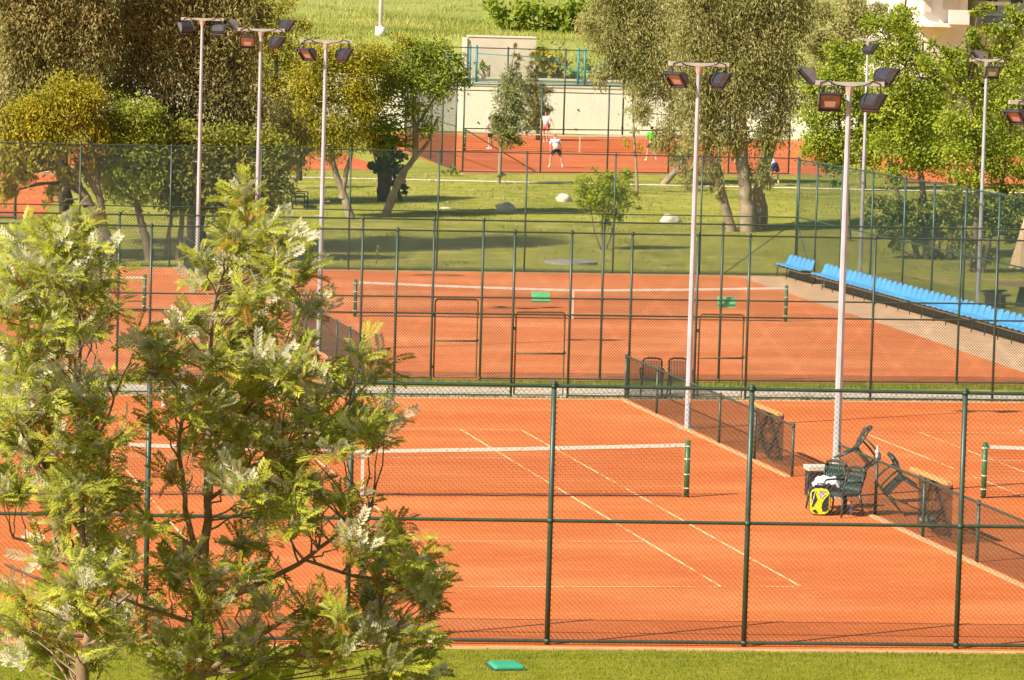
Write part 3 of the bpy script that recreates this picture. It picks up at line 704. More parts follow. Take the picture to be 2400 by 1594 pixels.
def bottle(label,x,y,z,col=None,h=.24,r=.036):
    t=empty('water_bottle',(x,y,z),label,'bottle','drink bottles')
    mb=MB(); mb.tube([(0,0,0),(0,0,h*.3),(0,0,h*.34),(0,0,h*.66),(0,0,h*.84),(0,0,h*.9)],[r,r,r*.9,r,r*.4,r*.38],12); mb.build('body',M['bottle'],t,True)
    mb=MB(); mb.tube([(0,0,h*.9),(0,0,h)],r*.45,10); mb.build('cap',M[col or 'white'],t,True)
    mb=MB(); mb.tube([(0,0,h*.4),(0,0,h*.6)],r*1.02,12); mb.build('label_band',M['blue' if col else 'white'],t,True)
bottle('clear bottle standing on top of the divider post',9.45,-2.65,1.10)
bottle('blue-banded bottle on the clay under the upright armchair',9.0,-2.55,.012,'blue',.26,.04)
cloth('plastic_bag','crumpled silvery plastic bag lying on the clay behind the divider','bag',(10.2,-3.6,.05),.14,.10,.08,M['bottle'],8,.02)
cloth('shoe_bag','small lilac-white bundle lying on top of the tennis bag','bundle',(8.36,-2.45,.58),.10,.09,.06,M['towel'],12,.03)
t=empty('utility_box',(9.12,.18,0),'pale metal utility box at the foot of the four-lamp pole','box')
mb=MB(); mb.box((0,0,.28),(.50,.32,.5)); mb.build('cabinet',M['steel_dark'],t,bevel=.01); mb=MB(); mb.box((0,0,.58),(.56,.40,.10)); mb.build('lid',M['box'],t,bevel=.015)
def drag(label,y0,y1):
    t=empty('court_drag_net',(9.5,(y0+y1)/2,1.08),label,'court drag','clay drag nets hung on the dividers')
    L=abs(y1-y0); mb=MB(); mb.box((.06,0,.05),(.11,L,.07)); mb.build('wooden_beam',M['beam'],t,bevel=.008)
    V=linkmesh((0,-L/2+.1),(0,L/2-.35),-.95,.02,.028,.0028); V=np.asarray(V); V[...,0]+=.12+.05*np.sin(V[...,1]*5)
    quads('hanging_net',V,M['dragnet'],t)
drag('yellow-beamed drag net hung right of the tipped chairs',-4.6,-6.9)
drag('yellow-beamed drag net hung on the divider beyond the nearest net',7.2,4.9)
# signs on the third fence
for lab,u,v in(('bright green board on the third fence, left of centre',1247,685),('bright green board on the third fence, right of the white pole',1675,697)):
    p=at(u,v,23.40); t=empty('green_board',p,lab,'sign','green boards on the third fence',(R(-18),0,0))
    mb=MB(); mb.box((0,0,0),(.47,.012,.28)); mb.build('board',M['sign'],t,bevel=.02)
    mb=MB()
    for s in(-.18,.18): mb.tube([(s,-.01,.1),(s,-.03,.15)],.008,5)
    mb.build('tie',M['white'],t)
# valve box, manhole, rocks, bench
t=empty('valve_box',(-1.05,-19.75,0),'turquoise plastic valve box lid on the near lawn','valve box'); t.rotation_euler=(0,0,R(4))
mb=MB(); mb.add([(x*s,y*s,z) for s,z in((1.04,0),(1,.075)) for x,y in((-.22,-.24),(.22,-.24),(.20,.24),(-.20,.24))],[(3,2,1,0),(4,5,6,7),(0,1,5,4),(1,2,6,5),(2,3,7,6),(3,0,4,7)]); mb.build('lid',M['valve'],t,bevel=.03)
mb=MB(); mb.box((0,0,.01),(.50,.56,.04)); mb.build('rim',M['green'],t,bevel=.01)
t=empty('manhole_cover',(18.4,67.5,.03),'round grey concrete manhole lid set in the lawn','manhole')
mb=MB(); mb.tube([(0,0,-.05),(0,0,.09)],.95,40); mb.build('lid',M['conc'],t,bevel=.01)
mb=MB(); mb.tube([(0,0,.09),(0,0,.11)],.38,24); mb.build('inner_lid',M['conc'],t)
def rock(label,x,y,sx,sy,sz,seed):
    rs=random.Random(seed); bm=bmesh.new(); bmesh.ops.create_icosphere(bm,subdivisions=3,radius=1)
    from mathutils import noise
    for v in bm.verts:
        n=noise.noise(v.co*1.3+Vector((seed*3,0,0)))*.35+noise.noise(v.co*3.5+Vector((seed,5,0)))*.12
        v.co*=1+n; v.co.x*=sx; v.co.y*=sy; v.co.z*=sz
    me=bpy.data.meshes.new('boulder'); bm.to_mesh(me); bm.free()
    o=link('boulder',me,M['rock'],None,True); o.location=(x,y,tz(x,y)+sz*.3); tagp(o,label,'boulder','pale boulders on the tree lawn')
rock('largest rounded pale boulder, left of the small bright tree',19.84,87.2,.42,.38,.26,1)
rock('pale boulder partly hidden by the small bright tree crown',23.15,91.4,.33,.33,.24,2)
rock('pale domed boulder near the big eucalyptus trunk',25.98,84.0,.40,.35,.24,3)
rock('small flat pale stone in the tree shade',17.44,87.5,.28,.2,.06,4)
t=empty('park_bench',(11.3,86.9,tz(11,86.9)),'dark metal park bench seen end-on in the tree shade','bench'); t.rotation_euler=(0,0,R(76))
mb=MB(); [mb.box((0,-.20+.1*i,.45),(1.5,.08,.03)) for i in range(5)]; mb.build('seat',M['metalchair'],t)
mb=MB(); [mb.box((0,.28+.03*i,.55+.11*i),(1.5,.02,.08)) for i in range(4)]; mb.build('backrest',M['metalchair'],t)
for s in(-.7,.7):
    mb=MB(); mb.tube([(s,-.24,0),(s,-.24,.62),(s,.25,.62)],.03,6); mb.tube([(s,.22,0),(s,.28,.5),(s,.40,.95)],.03,6); mb.tube([(s,-.24,.2),(s,.22,.2)],.03,6); mb.build('leg',M['metalchair'],t)
# umbrella and table
t=empty('picnic_table',(29.7,50.0,0),'round brown table with dark benches under the folded parasol','table')
mb=MB(); mb.tube([(0,0,.70),(0,0,.76)],.85,28); mb.build('table_top',M['wood'],t)
mb=MB(); mb.tube([(0,0,0),(0,0,.7)],[.25,.09],10); mb.build('pedestal',M['steel_dark'],t)
for a in(-150,-60,30,120):
    c=Vector((1.25*math.cos(R(a)),1.25*math.sin(R(a)),0)); mb=MB(); mb.box(c+Vector((0,0,.43)),(.9,.32,.06),RZ(a+90)); mb.box(c+Vector((0,0,.2)),(.6,.22,.4),RZ(a+90)); mb.build('bench_seat',M['steel_dark'],t)
t=empty('folded_parasol',(29.75,50.0,.0),'folded beige canvas parasol standing behind the dense teal fence','parasol')
mb=MB(); n=28; rows=[(2.95,.03),(2.85,.10),(2.5,.18),(2.1,.27),(1.6,.40),(1.28,.47)]; vs=[]
for j,(z,r) in enumerate(rows):
    for i in range(n):
        a=2*math.pi*i/n; q=r*(1+.16*math.cos(a*8)*min(1,j/2)); vs.append((q*math.cos(a),q*math.sin(a),z-(.05*math.cos(a*8) if j==5 else 0)))
mb.add(vs,[(j*n+i,(j+1)*n+i,(j+1)*n+(i+1)%n,j*n+(i+1)%n) for j in range(5) for i in range(n)]+[tuple(range(n))]); mb.build('canopy',M['canvas'],t,True)
mb=MB(); mb.tube([(0,0,.76),(0,0,3.0)],.03,8); mb.build('pole',M['beam'],t,True)
# ================================================================== PEOPLE
def person(label,x,y,face,shirt,shorts,hair='hair',h=1.75,lean=0.,J={},band=None,longsock=False):
    """standing player; face = heading in degrees; joints in a body frame: x right, y forward, z up"""
    t=empty('person',(x,y,tz(x,y)+.015),label,'person',None,(0,0,R(face))); s=h/1.75
    L=math.sin(R(lean)); Cc=math.cos(R(lean)); hp=J.get('hip',.93)
    def up(xx,d,yy=0): return (xx,L*d+yy*Cc,hp+d*Cc-yy*L)
    P=dict(pel=(0,0,hp),wa=up(0,.14),ch=up(0,.34),nk=up(0,.54),hb=up(0,.60,.01),hd=up(0,.70,.02),ht=up(0,.80,.0),
      sl=up(-.19,.47),sr=up(.19,.47),el=up(-.27,.20,.03),er=up(.27,.20,.03),wl=up(-.26,-.02,.14),wr=up(.26,-.02,.14),
      hl=(-.09,0,hp-.04),hr=(.09,0,hp-.04),kl=(-.11,.03,.50),kr=(.11,.03,.50),al=(-.12,-.02,.09),ar=(.12,-.02,.09),tl=(-.13,.15,.035),tr=(.13,.15,.035))
    P.update({k:v for k,v in J.items() if k!='hip'})
    V={k:Vector(v)*s for k,v in P.items()}
    def skin(name,pts,edges,rad,mat,root,parent,sub=1):
        me=bpy.data.meshes.new(name); me.from_pydata([tuple(p) for p in pts],edges,[]); me.update()
        o=link(name,me,mat,parent)
        m=o.modifiers.new('skin','SKIN'); m.use_smooth_shade=True
        sv=me.skin_vertices[0].data
        for i,r in enumerate(rad):
            rr=r if hasattr(r,'__len__') else (r,r); sv[i].radius=(rr[0]*s,rr[1]*s); sv[i].use_root=(i==root)
        u=o.modifiers.new('sub','SUBSURF'); u.levels=sub; u.render_levels=sub
        return o
    names=['pel','wa','ch','nk','hb','hd','ht','sl','sr','el','er','wl','wr','hl','hr','kl','kr','al','ar','tl','tr']
    idx={k:i for i,k in enumerate(names)}
    pts=[V[k] for k in names]
    rad=dict(pel=(.13,.10),wa=(.12,.09),ch=(.135,.10),nk=.052,hb=.06,hd=(.078,.09),ht=.055,sl=.055,sr=.055,el=.04,er=.04,wl=.027,wr=.027,hl=.085,hr=.085,kl=.055,kr=.055,al=.035,ar=.035,tl=.03,tr=.03)
    rr=[rad[k] for k in names]
    E=[('pel','wa'),('wa','ch'),('ch','nk'),('nk','hb'),('hb','hd'),('hd','ht'),('ch','sl'),('ch','sr'),('sl','el'),('sr','er'),('el','wl'),('er','wr'),('pel','hl'),('pel','hr'),('hl','kl'),('hr','kr'),('kl','al'),('kr','ar'),('al','tl'),('ar','tr')]
    ed=[(idx[a],idx[b]) for a,b in E]
    # calves, nose, hands with five fingers
    def addp(p,r,j): pts.append(p); rr.append(r); ed.append((j,len(pts)-1)); return len(pts)-1
    addp(V['hd']+Vector((0,.105,-.01))*s,.014,idx['hd'])
    for e,w,sg in(('el','wl',-1),('er','wr',1)):
        d=(V[w]-V[e]).normalized(); side=Vector((sg,0,0))
        palm=addp(V[w]+d*.06*s,(.034,.018),idx[w]); kn=addp(V[w]+d*.09*s,(.036,.016),palm)
        lat=d.cross(Vector((1,0,0))); lat=lat.normalized()
        for k,(of,ln) in enumerate(((-.027,.06),(-.009,.075),(.009,.07),(.027,.055))):
            a=addp(V[w]+d*(.10+ln*.5)*s+lat*of*s,.009,kn); addp(V[w]+d*(.10+ln)*s+lat*of*s-side*.02*s,.008,a)
        a=addp(V[w]+d*.07*s-lat*.045*s,.011,palm); addp(V[w]+d*.10*s-lat*.062*s,.009,a)
    body=skin('body',pts,ed,rr,M['skin'],0,t)
    # clothing
    def cl(name,keys,edges,rad,mat,root=0):
        return skin(name,keys,edges,rad,M[mat],root,t)
    mid=lambda a,b,f: V[a].lerp(V[b],f)
    sp=[mid('pel','wa',.1),V['wa'],V['ch'],mid('ch','nk',.72),V['sl'],V['sr'],mid('sl','el',.75),mid('sr','er',.75)]
    cl('shirt',sp,[(0,1),(1,2),(2,3),(2,4),(2,5),(4,6),(5,7)],[(.165,.13),(.155,.12),(.165,.125),(.085,.07),.088,.088,.072,.072],shirt)
    sp=[V['pel'],mid('pel','wa',.35),V['hl'],V['hr'],mid('hl','kl',.72),mid('hr','kr',.72)]
    cl('shorts',sp,[(0,1),(0,2),(0,3),(2,4),(3,5)],[(.15,.125),(.145,.115),.11,.11,.098,.098],shorts)
    for a,b,k in(('al','tl','kl'),('ar','tr','kr')):
        sh=skin('shoe',[V[a]+Vector((0,-.03,-.03))*s,V[a].lerp(V[b],.5)+Vector((0,0,-.01))*s,V[b]],[(0,1),(1,2)],[.045,.047,.042],M['c_white'],0,t)
        skin('sock',[V[a]+Vector((0,0,.0)),V[a].lerp(V[k],.28 if not longsock else .5)],[(0,1)],[.043,.047],M['c_white'],0,t)
    mb=MB(); c=V['hd']+(V['ht']-V['hd'])*.35-Vector((0,.018,0))*s; mb.sphere(c,(.088*s,.10*s,.085*s),12,8); mb.build('hair',M[hair],t,True)
    if band:
        d=(V['ch']-V['wa']).normalized(); c=V['wa'].lerp(V['ch'],.75)-Vector((0,.155*s,0))+Vector((0,0,.06*s))*1
        mb=MB(); q=d.rotation_difference(Vector((0,0,1))).to_matrix().to_4x4().inverted()
        mb.sphere(V['wa'].lerp(V['ch'],.75),(.192*s,.148*s,.055*s),16,8,M=q); mb.build('chest_band',M[band],t,True)
    return t
wide=dict(kl=(-.24,.10,.48),kr=(.24,.10,.48),al=(-.31,-.02,.09),ar=(.31,-.02,.09),tl=(-.34,.14,.035),tr=(.34,.14,.035),hl=(-.11,0,.83),hr=(.11,0,.83),hip=.87)
person('doubles player in white shirt with grey band, crouching with back to camera',27.54,114.2,4,'c_white','c_black','hairlight',1.8,32,wide,'c_grey')
person('player in red shorts and white shirt walking before the cream wall',33.6,146.2,160,'c_white','c_red','hair',1.78,4,dict(kl=(-.10,.16,.52),al=(-.10,.02,.12),tl=(-.10,.16,.05),kr=(.10,-.02,.50),ar=(.10,-.26,.12),tr=(.10,-.10,.03),el=(-.33,-.02,1.15),wl=(-.42,.08,.95)))
person('player in white shirt and black shorts half behind the slim conifer',28.38,135.2,40,'c_white','c_black','hair',1.75,8)
person('player in lime green shirt standing behind the sapling',34.55,124.3,8,'c_green','c_black','hair',1.76,4,dict(kl=(-.20,.04,.50),kr=(.18,.03,.50),al=(-.27,-.04,.09),ar=(.25,-.02,.09),tl=(-.33,.10,.035),tr=(.28,.14,.035)))
person('person in white top and dark shorts bending forward behind the eucalyptus',34.8,101.0,25,'c_white','c_navy','hairlight',1.78,62,dict(kl=(-.22,.02,.48),kr=(.20,.02,.48),al=(-.30,-.02,.09),ar=(.22,-.02,.09),tl=(-.32,.13,.035),tr=(.24,.14,.035)),None,True)
person('person in red shirt partly hidden by eucalyptus foliage left of the trunk',31.8,101.8,-100,'c_red','c_navy','hair',1.7,5)
person('player in orange shirt and navy shorts behind the leafy foreground tree',-2.15,16.3,-35,'c_orange','c_navy','hair',1.74,6,dict(kl=(-.16,.08,.50),al=(-.20,.0,.09),tl=(-.22,.16,.035),kr=(.16,-.02,.50),ar=(.2,-.12,.09),tr=(.22,.03,.035),el=(-.34,.10,1.12),wl=(-.30,.32,1.10),er=(.34,.10,1.12),wr=(.28,.32,1.10)))
# ================================================================== BUILDING
def building():
    b=empty('apartment_building',(96,128,1.45),'pale apartment block with windows rising behind the green trees','building')
    p0=at(2108,60,150); s=ppm(p0)
    def bx(mb,u0,u1,v0,v1,Y0,Y1):
        a=at(u0,v1,Y0); c=at(u1,v0,Y0); mb.box(Vector(((a[0]+c[0])/2,(Y0+Y1)/2,(a[2]+c[2])/2))-b.location,(abs(c[0]-a[0]),abs(Y1-Y0),abs(c[2]-a[2])))
    def part(name,mat,rs,par=None):
        mb=MB(); [bx(mb,*r) for r in rs]; return mb.build(name,M[mat],par or b)
    b.location=(float(p0[0]),150,tz(0,150)); 
    part('wall',"plaster",[(2104,2234,-60,180,150,160)]); part('wing_wall','plaster2',[(2234.5,2420,-60,400,153,160)])
    part('balcony_floor','plaster',[(2150,2236,56,62,146.5,150)]); part('balcony_parapet','plaster',[(2190,2236,24,56,146.2,146.5)])
    part('balcony_slab','plaster',[(2300,2420,58,66,149,153)]); part('balcony_slab','plaster',[(2290,2330,5,12,149,153)])
    f=part('window','frame',[(2276,2304,-12,32,152.8,153)]); part('pane','glass',[(2279,2288,-10,28,152.7,152.8),(2291,2301,-10,28,152.7,152.8)],f)
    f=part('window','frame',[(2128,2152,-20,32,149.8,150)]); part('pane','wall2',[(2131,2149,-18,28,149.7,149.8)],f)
    f=part('window','frame',[(2330,2362,-30,9,152.8,153)]); part('pane','glass',[(2332,2360,-28,7,152.7,152.8)],f)
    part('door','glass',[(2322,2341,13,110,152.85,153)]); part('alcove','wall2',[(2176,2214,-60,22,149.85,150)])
    part('sill','frame',[(2270,2310,32,36,152.5,153)])
    part('roof_slab','plaster',[(2090,2430,-75,-60,148,161)])
building()
# ================================================================== VEGETATION
HP=[]
def unit(a): return a/np.maximum(np.linalg.norm(a,axis=-1,keepdims=True),1e-9)
def blobs_w(blobs,Y):
    out=[]
    for b in blobs:
        c=at(b[0],b[1],Y+(b[3] if len(b)>3 else 0)); out.append((c,b[2]/ppm(c)))
    return out
def leafquads(bw,cov,per,L,W,droop,outw=.5,upn=.4,clr=.42,flat=.85,shape=.5):
    out=[]
    for c,r in bw:
        n=int(cov*math.pi*r*r/(L*W*.5)); k=max(3,n//per)
        d=unit(RNG.normal(size=(k,3))); rad=r*RNG.uniform(0,1,k)**.45*.9; cc=c+d*rad[:,None]*np.array([1,1.05,flat])
        i=RNG.integers(0,k,n); off=RNG.normal(size=(n,3))*np.array([1,1,.75] if droop<.85 else [.75,.75,1.5])*(clr*min(1,r)*.6)
        p=cc[i]+off; o=unit(off+.4*(cc[i]-c))
        a=unit(RNG.normal(size=(n,3))*.7+o*outw+np.array([0,0,-droop]))
        nn=unit(RNG.normal(size=(n,3))*.55+np.array([-.45,-.40,upn+.15])); b=unit(np.cross(nn,a))
        l=L*RNG.uniform(.6,1.35,n)[:,None]; w=W*RNG.uniform(.7,1.3,n)[:,None]
        out.append(np.stack([p-a*l*.5,p-a*l*(.5-shape)*.4+b*w*.5,p+a*l*.5,p-a*l*(.5-shape)*.4-b*w*.5],1))
    return np.concatenate(out)
def limb(mb,a,b,r0,r1,wob=.12,n=5,sag=0):
    a=Vector(a);b=Vector(b);L=(b-a).length; pts=[]
    for i in range(n+1):
        f=i/n; p=a.lerp(b,f); j=wob*L*math.sin(f*math.pi)
        pts.append(p+Vector((random.uniform(-j,j)*.5,random.uniform(-j,j)*.5,random.uniform(-j,j)*.3+sag*math.sin(f*math.pi))))
    mb.tube(pts,[r0+(r1-r0)*i/n for i in range(n+1)],6,False)
def tree(name,label,Y,trunks,groups,bark='bark',group='trees on and beyond the tree lawn',limbs=True,cat='tree',lr=.05):
    """trunks: lists of (u,v,width_px,dY); groups: list of (part name, material, blobs, leaf params)"""
    t0=trunks[0][0]; p0=at(t0[0],t0[1],Y); zz=tz(p0[0],p0[1])
    root=empty(name,(float(p0[0]),float(p0[1]),float(p0[2])),label,cat,group); o=root.location
    mb=MB(); ends=[]
    for tr in trunks:
        pts=[];rad=[]
        for q in tr:
            p=at(q[0],q[1],Y+(q[3] if len(q)>3 else 0)); pts.append(Vector(p)-o); rad.append(q[2]/2/ppm(p))
        # smooth resample with small irregularities
        P=[];Rr=[]
        for i in range(len(pts)-1):
            m=5
            for k in range(m):
                f=k/m; p=pts[i].lerp(pts[i+1],f); e=rad[i]*(1-f)+rad[i+1]*f
                if not(i==0 and k==0): p=p+Vector((random.uniform(-1,1),random.uniform(-1,1),0))*e*.16
                P.append(p);Rr.append(e*random.uniform(.92,1.1))
        P.append(pts[-1]);Rr.append(rad[-1]); P[0]=P[0]-Vector((0,0,.3)); Rr[0]*=1.15
        mb.tube(P,Rr,10,False); ends+=P[len(P)//3:]
    bws=[(g,blobs_w(g[2],Y)) for g in groups]
    if limbs:
        for g,bw in bws:
            for c,r in bw:
                c=Vector(c)-o; low=[e for e in ends if e.z<c.z+.3] or ends
                e=min(low,key=lambda e:(e-c).length); limb(mb,e,c,lr,lr*.3)
                for k in range(2): limb(mb,c,c+Vector((random.uniform(-r,r),random.uniform(-r,r),random.uniform(-r*.3,r)))*.8,lr*.4,lr*.15)
    mb.build('trunk',M[bark],root,True)
    for g,bw in bws:
        quads(g[0],rel(leafquads(bw,*g[3:]),root),M[g[1]],root)
    return root
#            cov per L   W   droop out upn
EUC=(3.1,60,.18,.045,1.1,.4,.35,.50)
DNS=(3.4,60,.24,.10,.3,.5,.5,.42)
# dark eucalyptus wall of trees at the left, behind the leaning trees
tree('eucalyptus_tree','tall brownish eucalyptus filling the upper left corner',67.5,[[(150,594,40),(152,470,34),(140,330,28),(135,200,22),(150,60,16),(160,-60,10)],[(140,250,16),(100,150,12),(60,60,8)]],
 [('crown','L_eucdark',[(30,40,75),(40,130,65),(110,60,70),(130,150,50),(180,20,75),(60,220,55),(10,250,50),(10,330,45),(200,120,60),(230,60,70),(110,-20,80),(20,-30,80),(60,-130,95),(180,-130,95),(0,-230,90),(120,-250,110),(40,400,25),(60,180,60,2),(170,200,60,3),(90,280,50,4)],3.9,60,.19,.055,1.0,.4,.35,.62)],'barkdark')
tree('eucalyptus_tree','darkest tall eucalyptus behind the first floodlight pole',69,[[(450,590,44),(452,480,40),(440,350,34),(455,200,26),(430,60,18),(420,-60,10)],[(450,300,18),(520,180,14),(560,60,8)],[(445,330,16),(360,200,12),(330,80,8)]],
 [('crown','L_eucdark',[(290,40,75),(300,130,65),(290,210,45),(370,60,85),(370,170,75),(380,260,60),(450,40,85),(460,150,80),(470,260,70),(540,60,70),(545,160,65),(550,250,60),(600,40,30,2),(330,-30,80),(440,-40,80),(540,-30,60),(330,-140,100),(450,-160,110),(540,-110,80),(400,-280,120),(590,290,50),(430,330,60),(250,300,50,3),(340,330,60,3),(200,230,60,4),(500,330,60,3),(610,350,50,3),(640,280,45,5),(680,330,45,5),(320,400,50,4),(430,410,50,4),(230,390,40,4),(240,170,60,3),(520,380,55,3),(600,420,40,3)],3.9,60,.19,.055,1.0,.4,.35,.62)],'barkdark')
tree('yellow_acacia','leaning acacia covered in golden yellow blossom at the left',65.4,[[(268,596,26),(235,520,22),(200,455,18),(165,405,14),(110,375,12),(60,362,9)],[(200,455,14),(150,420,10,1),(115,360,8,1)],[(240,530,18),(232,460,16),(205,410,12),(175,370,8)],[(232,460,12),(222,400,9),(215,350,6)]],
 [('crown','L_yellow',[(150,215,48),(95,245,40),(205,225,42),(130,285,48),(70,300,38),(60,260,35),(190,275,40),(110,350,40),(160,335,40),(60,350,35),(140,395,22),(215,290,25),(125,440,14),(170,240,40),(100,310,40),(230,330,26)],3.6,60,.14,.05,.7,.5,.4,.75),
  ('lower_boughs','L_olive',[(20,330,45),(10,390,40),(55,400,30),(35,440,25),(120,430,22),(100,470,12),(195,370,28),(20,280,35),(40,360,45),(90,370,40),(180,410,30),(10,440,24)],3.2,50,.20,.06,.9,.4,.3,.42)],'barkgrey')
tree('broadleaf_tree','round light green tree between yellow acacia and dark shrubs',66.0,[[(348,594,22),(330,530,19),(318,480,16),(300,420,11),(300,330,8)],[(322,490,8),(300,455,6)]],
 [('crown','L_green',[(305,262,42),(340,262,30),(280,290,38),(330,310,42),(255,320,35),(300,350,45),(350,350,35),(290,400,45),(250,375,35),(340,410,40),(275,440,30),(325,450,30),(360,300,24),(250,260,14)],4.6,60,.15,.055,.2,.5,.5,.8)],'barkgrey')
for lab,Y,base,bl in (('wide dark green shrub between the first and second floodlight poles',66.5,(410,596),[(420,305,30),(455,330,42),(410,350,35),(440,390,48),(400,420,42),(470,430,45),(430,460,38),(375,400,35),(390,455,30)]),
  ('dark green shrub around the second floodlight pole',66.8,(530,597),[(530,320,38),(570,340,42),(620,330,40),(520,370,42),(590,390,48),(640,370,35),(530,430,45),(590,440,45),(640,430,32),(560,470,38),(500,470,30),(620,470,22)])):
    tree('tall_shrub',lab,Y,[[(base[0],base[1],16),(base[0]+8,520,12),(base[0]+20,400,8)],[(base[0]-30,595,9),(base[0]-15,500,8),(base[0]-5,420,6)],[(base[0]+50,597,10),(base[0]+35,500,8),(base[0]+30,420,6)]],
     [('crown','L_bush',bl,5.0,60,.17,.065,.3,.5,.5,.85)],'barkgrey')
tree('leafy_tree','pale branched light olive tree behind the middle floodlight poles',88,[[(640,440,20),(640,330,16),(636,200,10),(640,50,5)],[(638,160,6),(622,80,5),(590,20,4)],[(640,260,7),(690,200,5),(720,190,4)]],
 [('crown','L_olive',[(590,120,42),(620,60,40),(650,100,38),(600,190,45),(650,200,48),(620,260,48),(680,260,42),(610,320,45),(670,320,40),(600,20,35),(650,10,25),(680,150,30),(560,160,35),(570,230,40),(640,370,35),(590,370,35),(700,175,40),(715,115,28),(690,230,40),(560,80,30),(700,60,18)],3.6,50,.18,.05,.2,.5,.4,.8)],'bark')
tree('leafy_tree','golden yellow-green tree leaning beside the third floodlight pole',83.0,[[(808,506,22),(795,455,17),(775,400,14),(758,350,10),(745,270,7)],[(790,440,14),(800,390,11),(812,350,8),(815,270,6)]],
 [('crown','L_yellow',[(765,200,38),(730,230,32),(790,235,38),(750,275,42),(800,285,40),(720,300,32),(770,325,40),(820,320,30),(730,190,30),(700,260,24),(830,190,34),(850,150,30),(700,180,34),(840,240,34)],2.8,45,.15,.045,.5,.5,.4,.75),
  ('outer_foliage','L_olive',[(740,150,35),(790,150,35),(700,200,32),(820,200,35),(700,270,28),(830,260,30),(740,340,28),(850,230,28),(710,340,24),(770,130,30),(720,120,26),(820,130,34),(860,120,30),(700,300,26),(760,360,22),(690,330,24)],2.8,45,.17,.05,.3,.5,.4,.75)],'bark')
tree('leafy_tree','crooked-trunked green tree left of the far court fence',84.3,[[(888,502,22),(905,450,18),(925,405,15),(955,365,13),(958,320,12),(952,250,9),(965,160,6)],[(925,405,12),(985,330,8),(1010,270,6)],[(955,300,8),(1000,230,6),(1050,190,5)]],
 [('crown','L_green',[(950,125,40),(1000,150,40),(900,160,40),(960,190,45),(1040,180,32),(900,220,42),(1010,215,35),(950,250,35),(860,210,35),(860,270,40),(900,290,38),(980,290,26),(870,330,30),(930,325,22),(930,170,40),(980,120,34),(1060,150,22),(1020,110,26),(1070,190,16)],2.9,45,.17,.06,.2,.5,.5,.75),
  ('yellow_foliage','L_olive',[(860,150,35),(840,230,35),(850,300,35),(930,100,28),(890,120,30),(1060,170,18),(900,180,35),(870,330,28)],2.4,45,.18,.06,.3,.5,.4,.5)],'bark')
tree('ivy_tree','broad stump wrapped in dark ivy on the tree lawn',90,[[(888,468,34),(885,420,32),(882,350,28)],[(925,470,10),(915,420,10),(900,380,9)]],
 [('ivy','L_ivy',[(880,345,35),(905,360,35),(895,390,36),(920,410,28),(870,380,25),(930,440,18),(905,330,28)],3.6,60,.16,.10,.6,.4,.4,.3)],'barkdark',limbs=False)
tree('ivy_covered_tree','dark oval evergreen behind the lawn between poles',95,[[(690,400,14),(690,330,12)]],[('crown','L_ivy',[(690,300,28),(690,340,30),(692,372,20),(688,265,20)],3.6,60,.2,.12,.4,.4,.4,.3)],'barkdark',limbs=False)
CON=(2.3,30,.20,.045,.25,.8,.5,.36)
tree('conifer_tree','slim feathery conifer in front of the cream wall, thin pale trunk',99.2,[[(1150,427,9),(1154,350,8),(1160,250,6),(1185,120,3)]],
 [('crown','L_conifer',[(1190,105,9),(1188,130,14),(1184,160,20),(1180,190,30),(1175,220,38),(1178,255,38),(1165,285,38),(1170,315,32),(1190,290,30),(1150,300,25),(1198,330,18),(1140,270,14),(1155,400,14)],*CON)],'bark',lr=.02)
tree('conifer_tree','darker second conifer behind the slim one, against the wall',150.,[[(1240,312,9),(1240,250,7),(1232,160,4)]],
 [('crown','L_conifer',[(1225,150,14),(1228,180,20),(1235,210,28),(1240,240,32),(1238,268,28),(1225,290,24),(1262,255,16),(1215,230,24),(1210,200,22),(1255,210,22),(1250,285,24),(1205,265,22)],*CON)],'barkgrey',lr=.02)
tree('young_tree','slender sapling with a pale stem before the lime-shirted player',95.8,[[(1469,446,7),(1467,380,6),(1462,320,5),(1458,230,3)]],
 [('crown','L_euc',[(1458,215,20),(1475,240,20),(1455,260,22),(1480,280,16),(1465,300,14)],.9,22,.18,.05,.5,.5,.4,.5),('low_twigs','L_olive',[(1450,330,18),(1480,335,14)],.7,20,.16,.05,.5,.5,.4,.5)],'bark',lr=.015)
tree('eucalyptus_tree','leaning pale eucalyptus left of the massive one',101.,[[(1528,428,16),(1552,400,15),(1582,365,14),(1610,310,13),(1590,200,12),(1540,90,9)],[(1595,210,9),(1500,120,6)]],
 [('crown','L_euc',[(1395,85,42),(1420,30,50),(1440,130,45),(1480,70,60),(1500,150,50),(1520,30,60),(1540,200,45),(1480,-10,60),(1550,110,60),(1560,270,35),(1530,300,25),(1350,60,28),(1400,-20,50),(1420,160,24),(1490,215,30),(1480,260,28),(1520,330,24),(1565,350,34),(1450,190,34),(1385,180,24),(1590,400,22)],*EUC)],'bark')
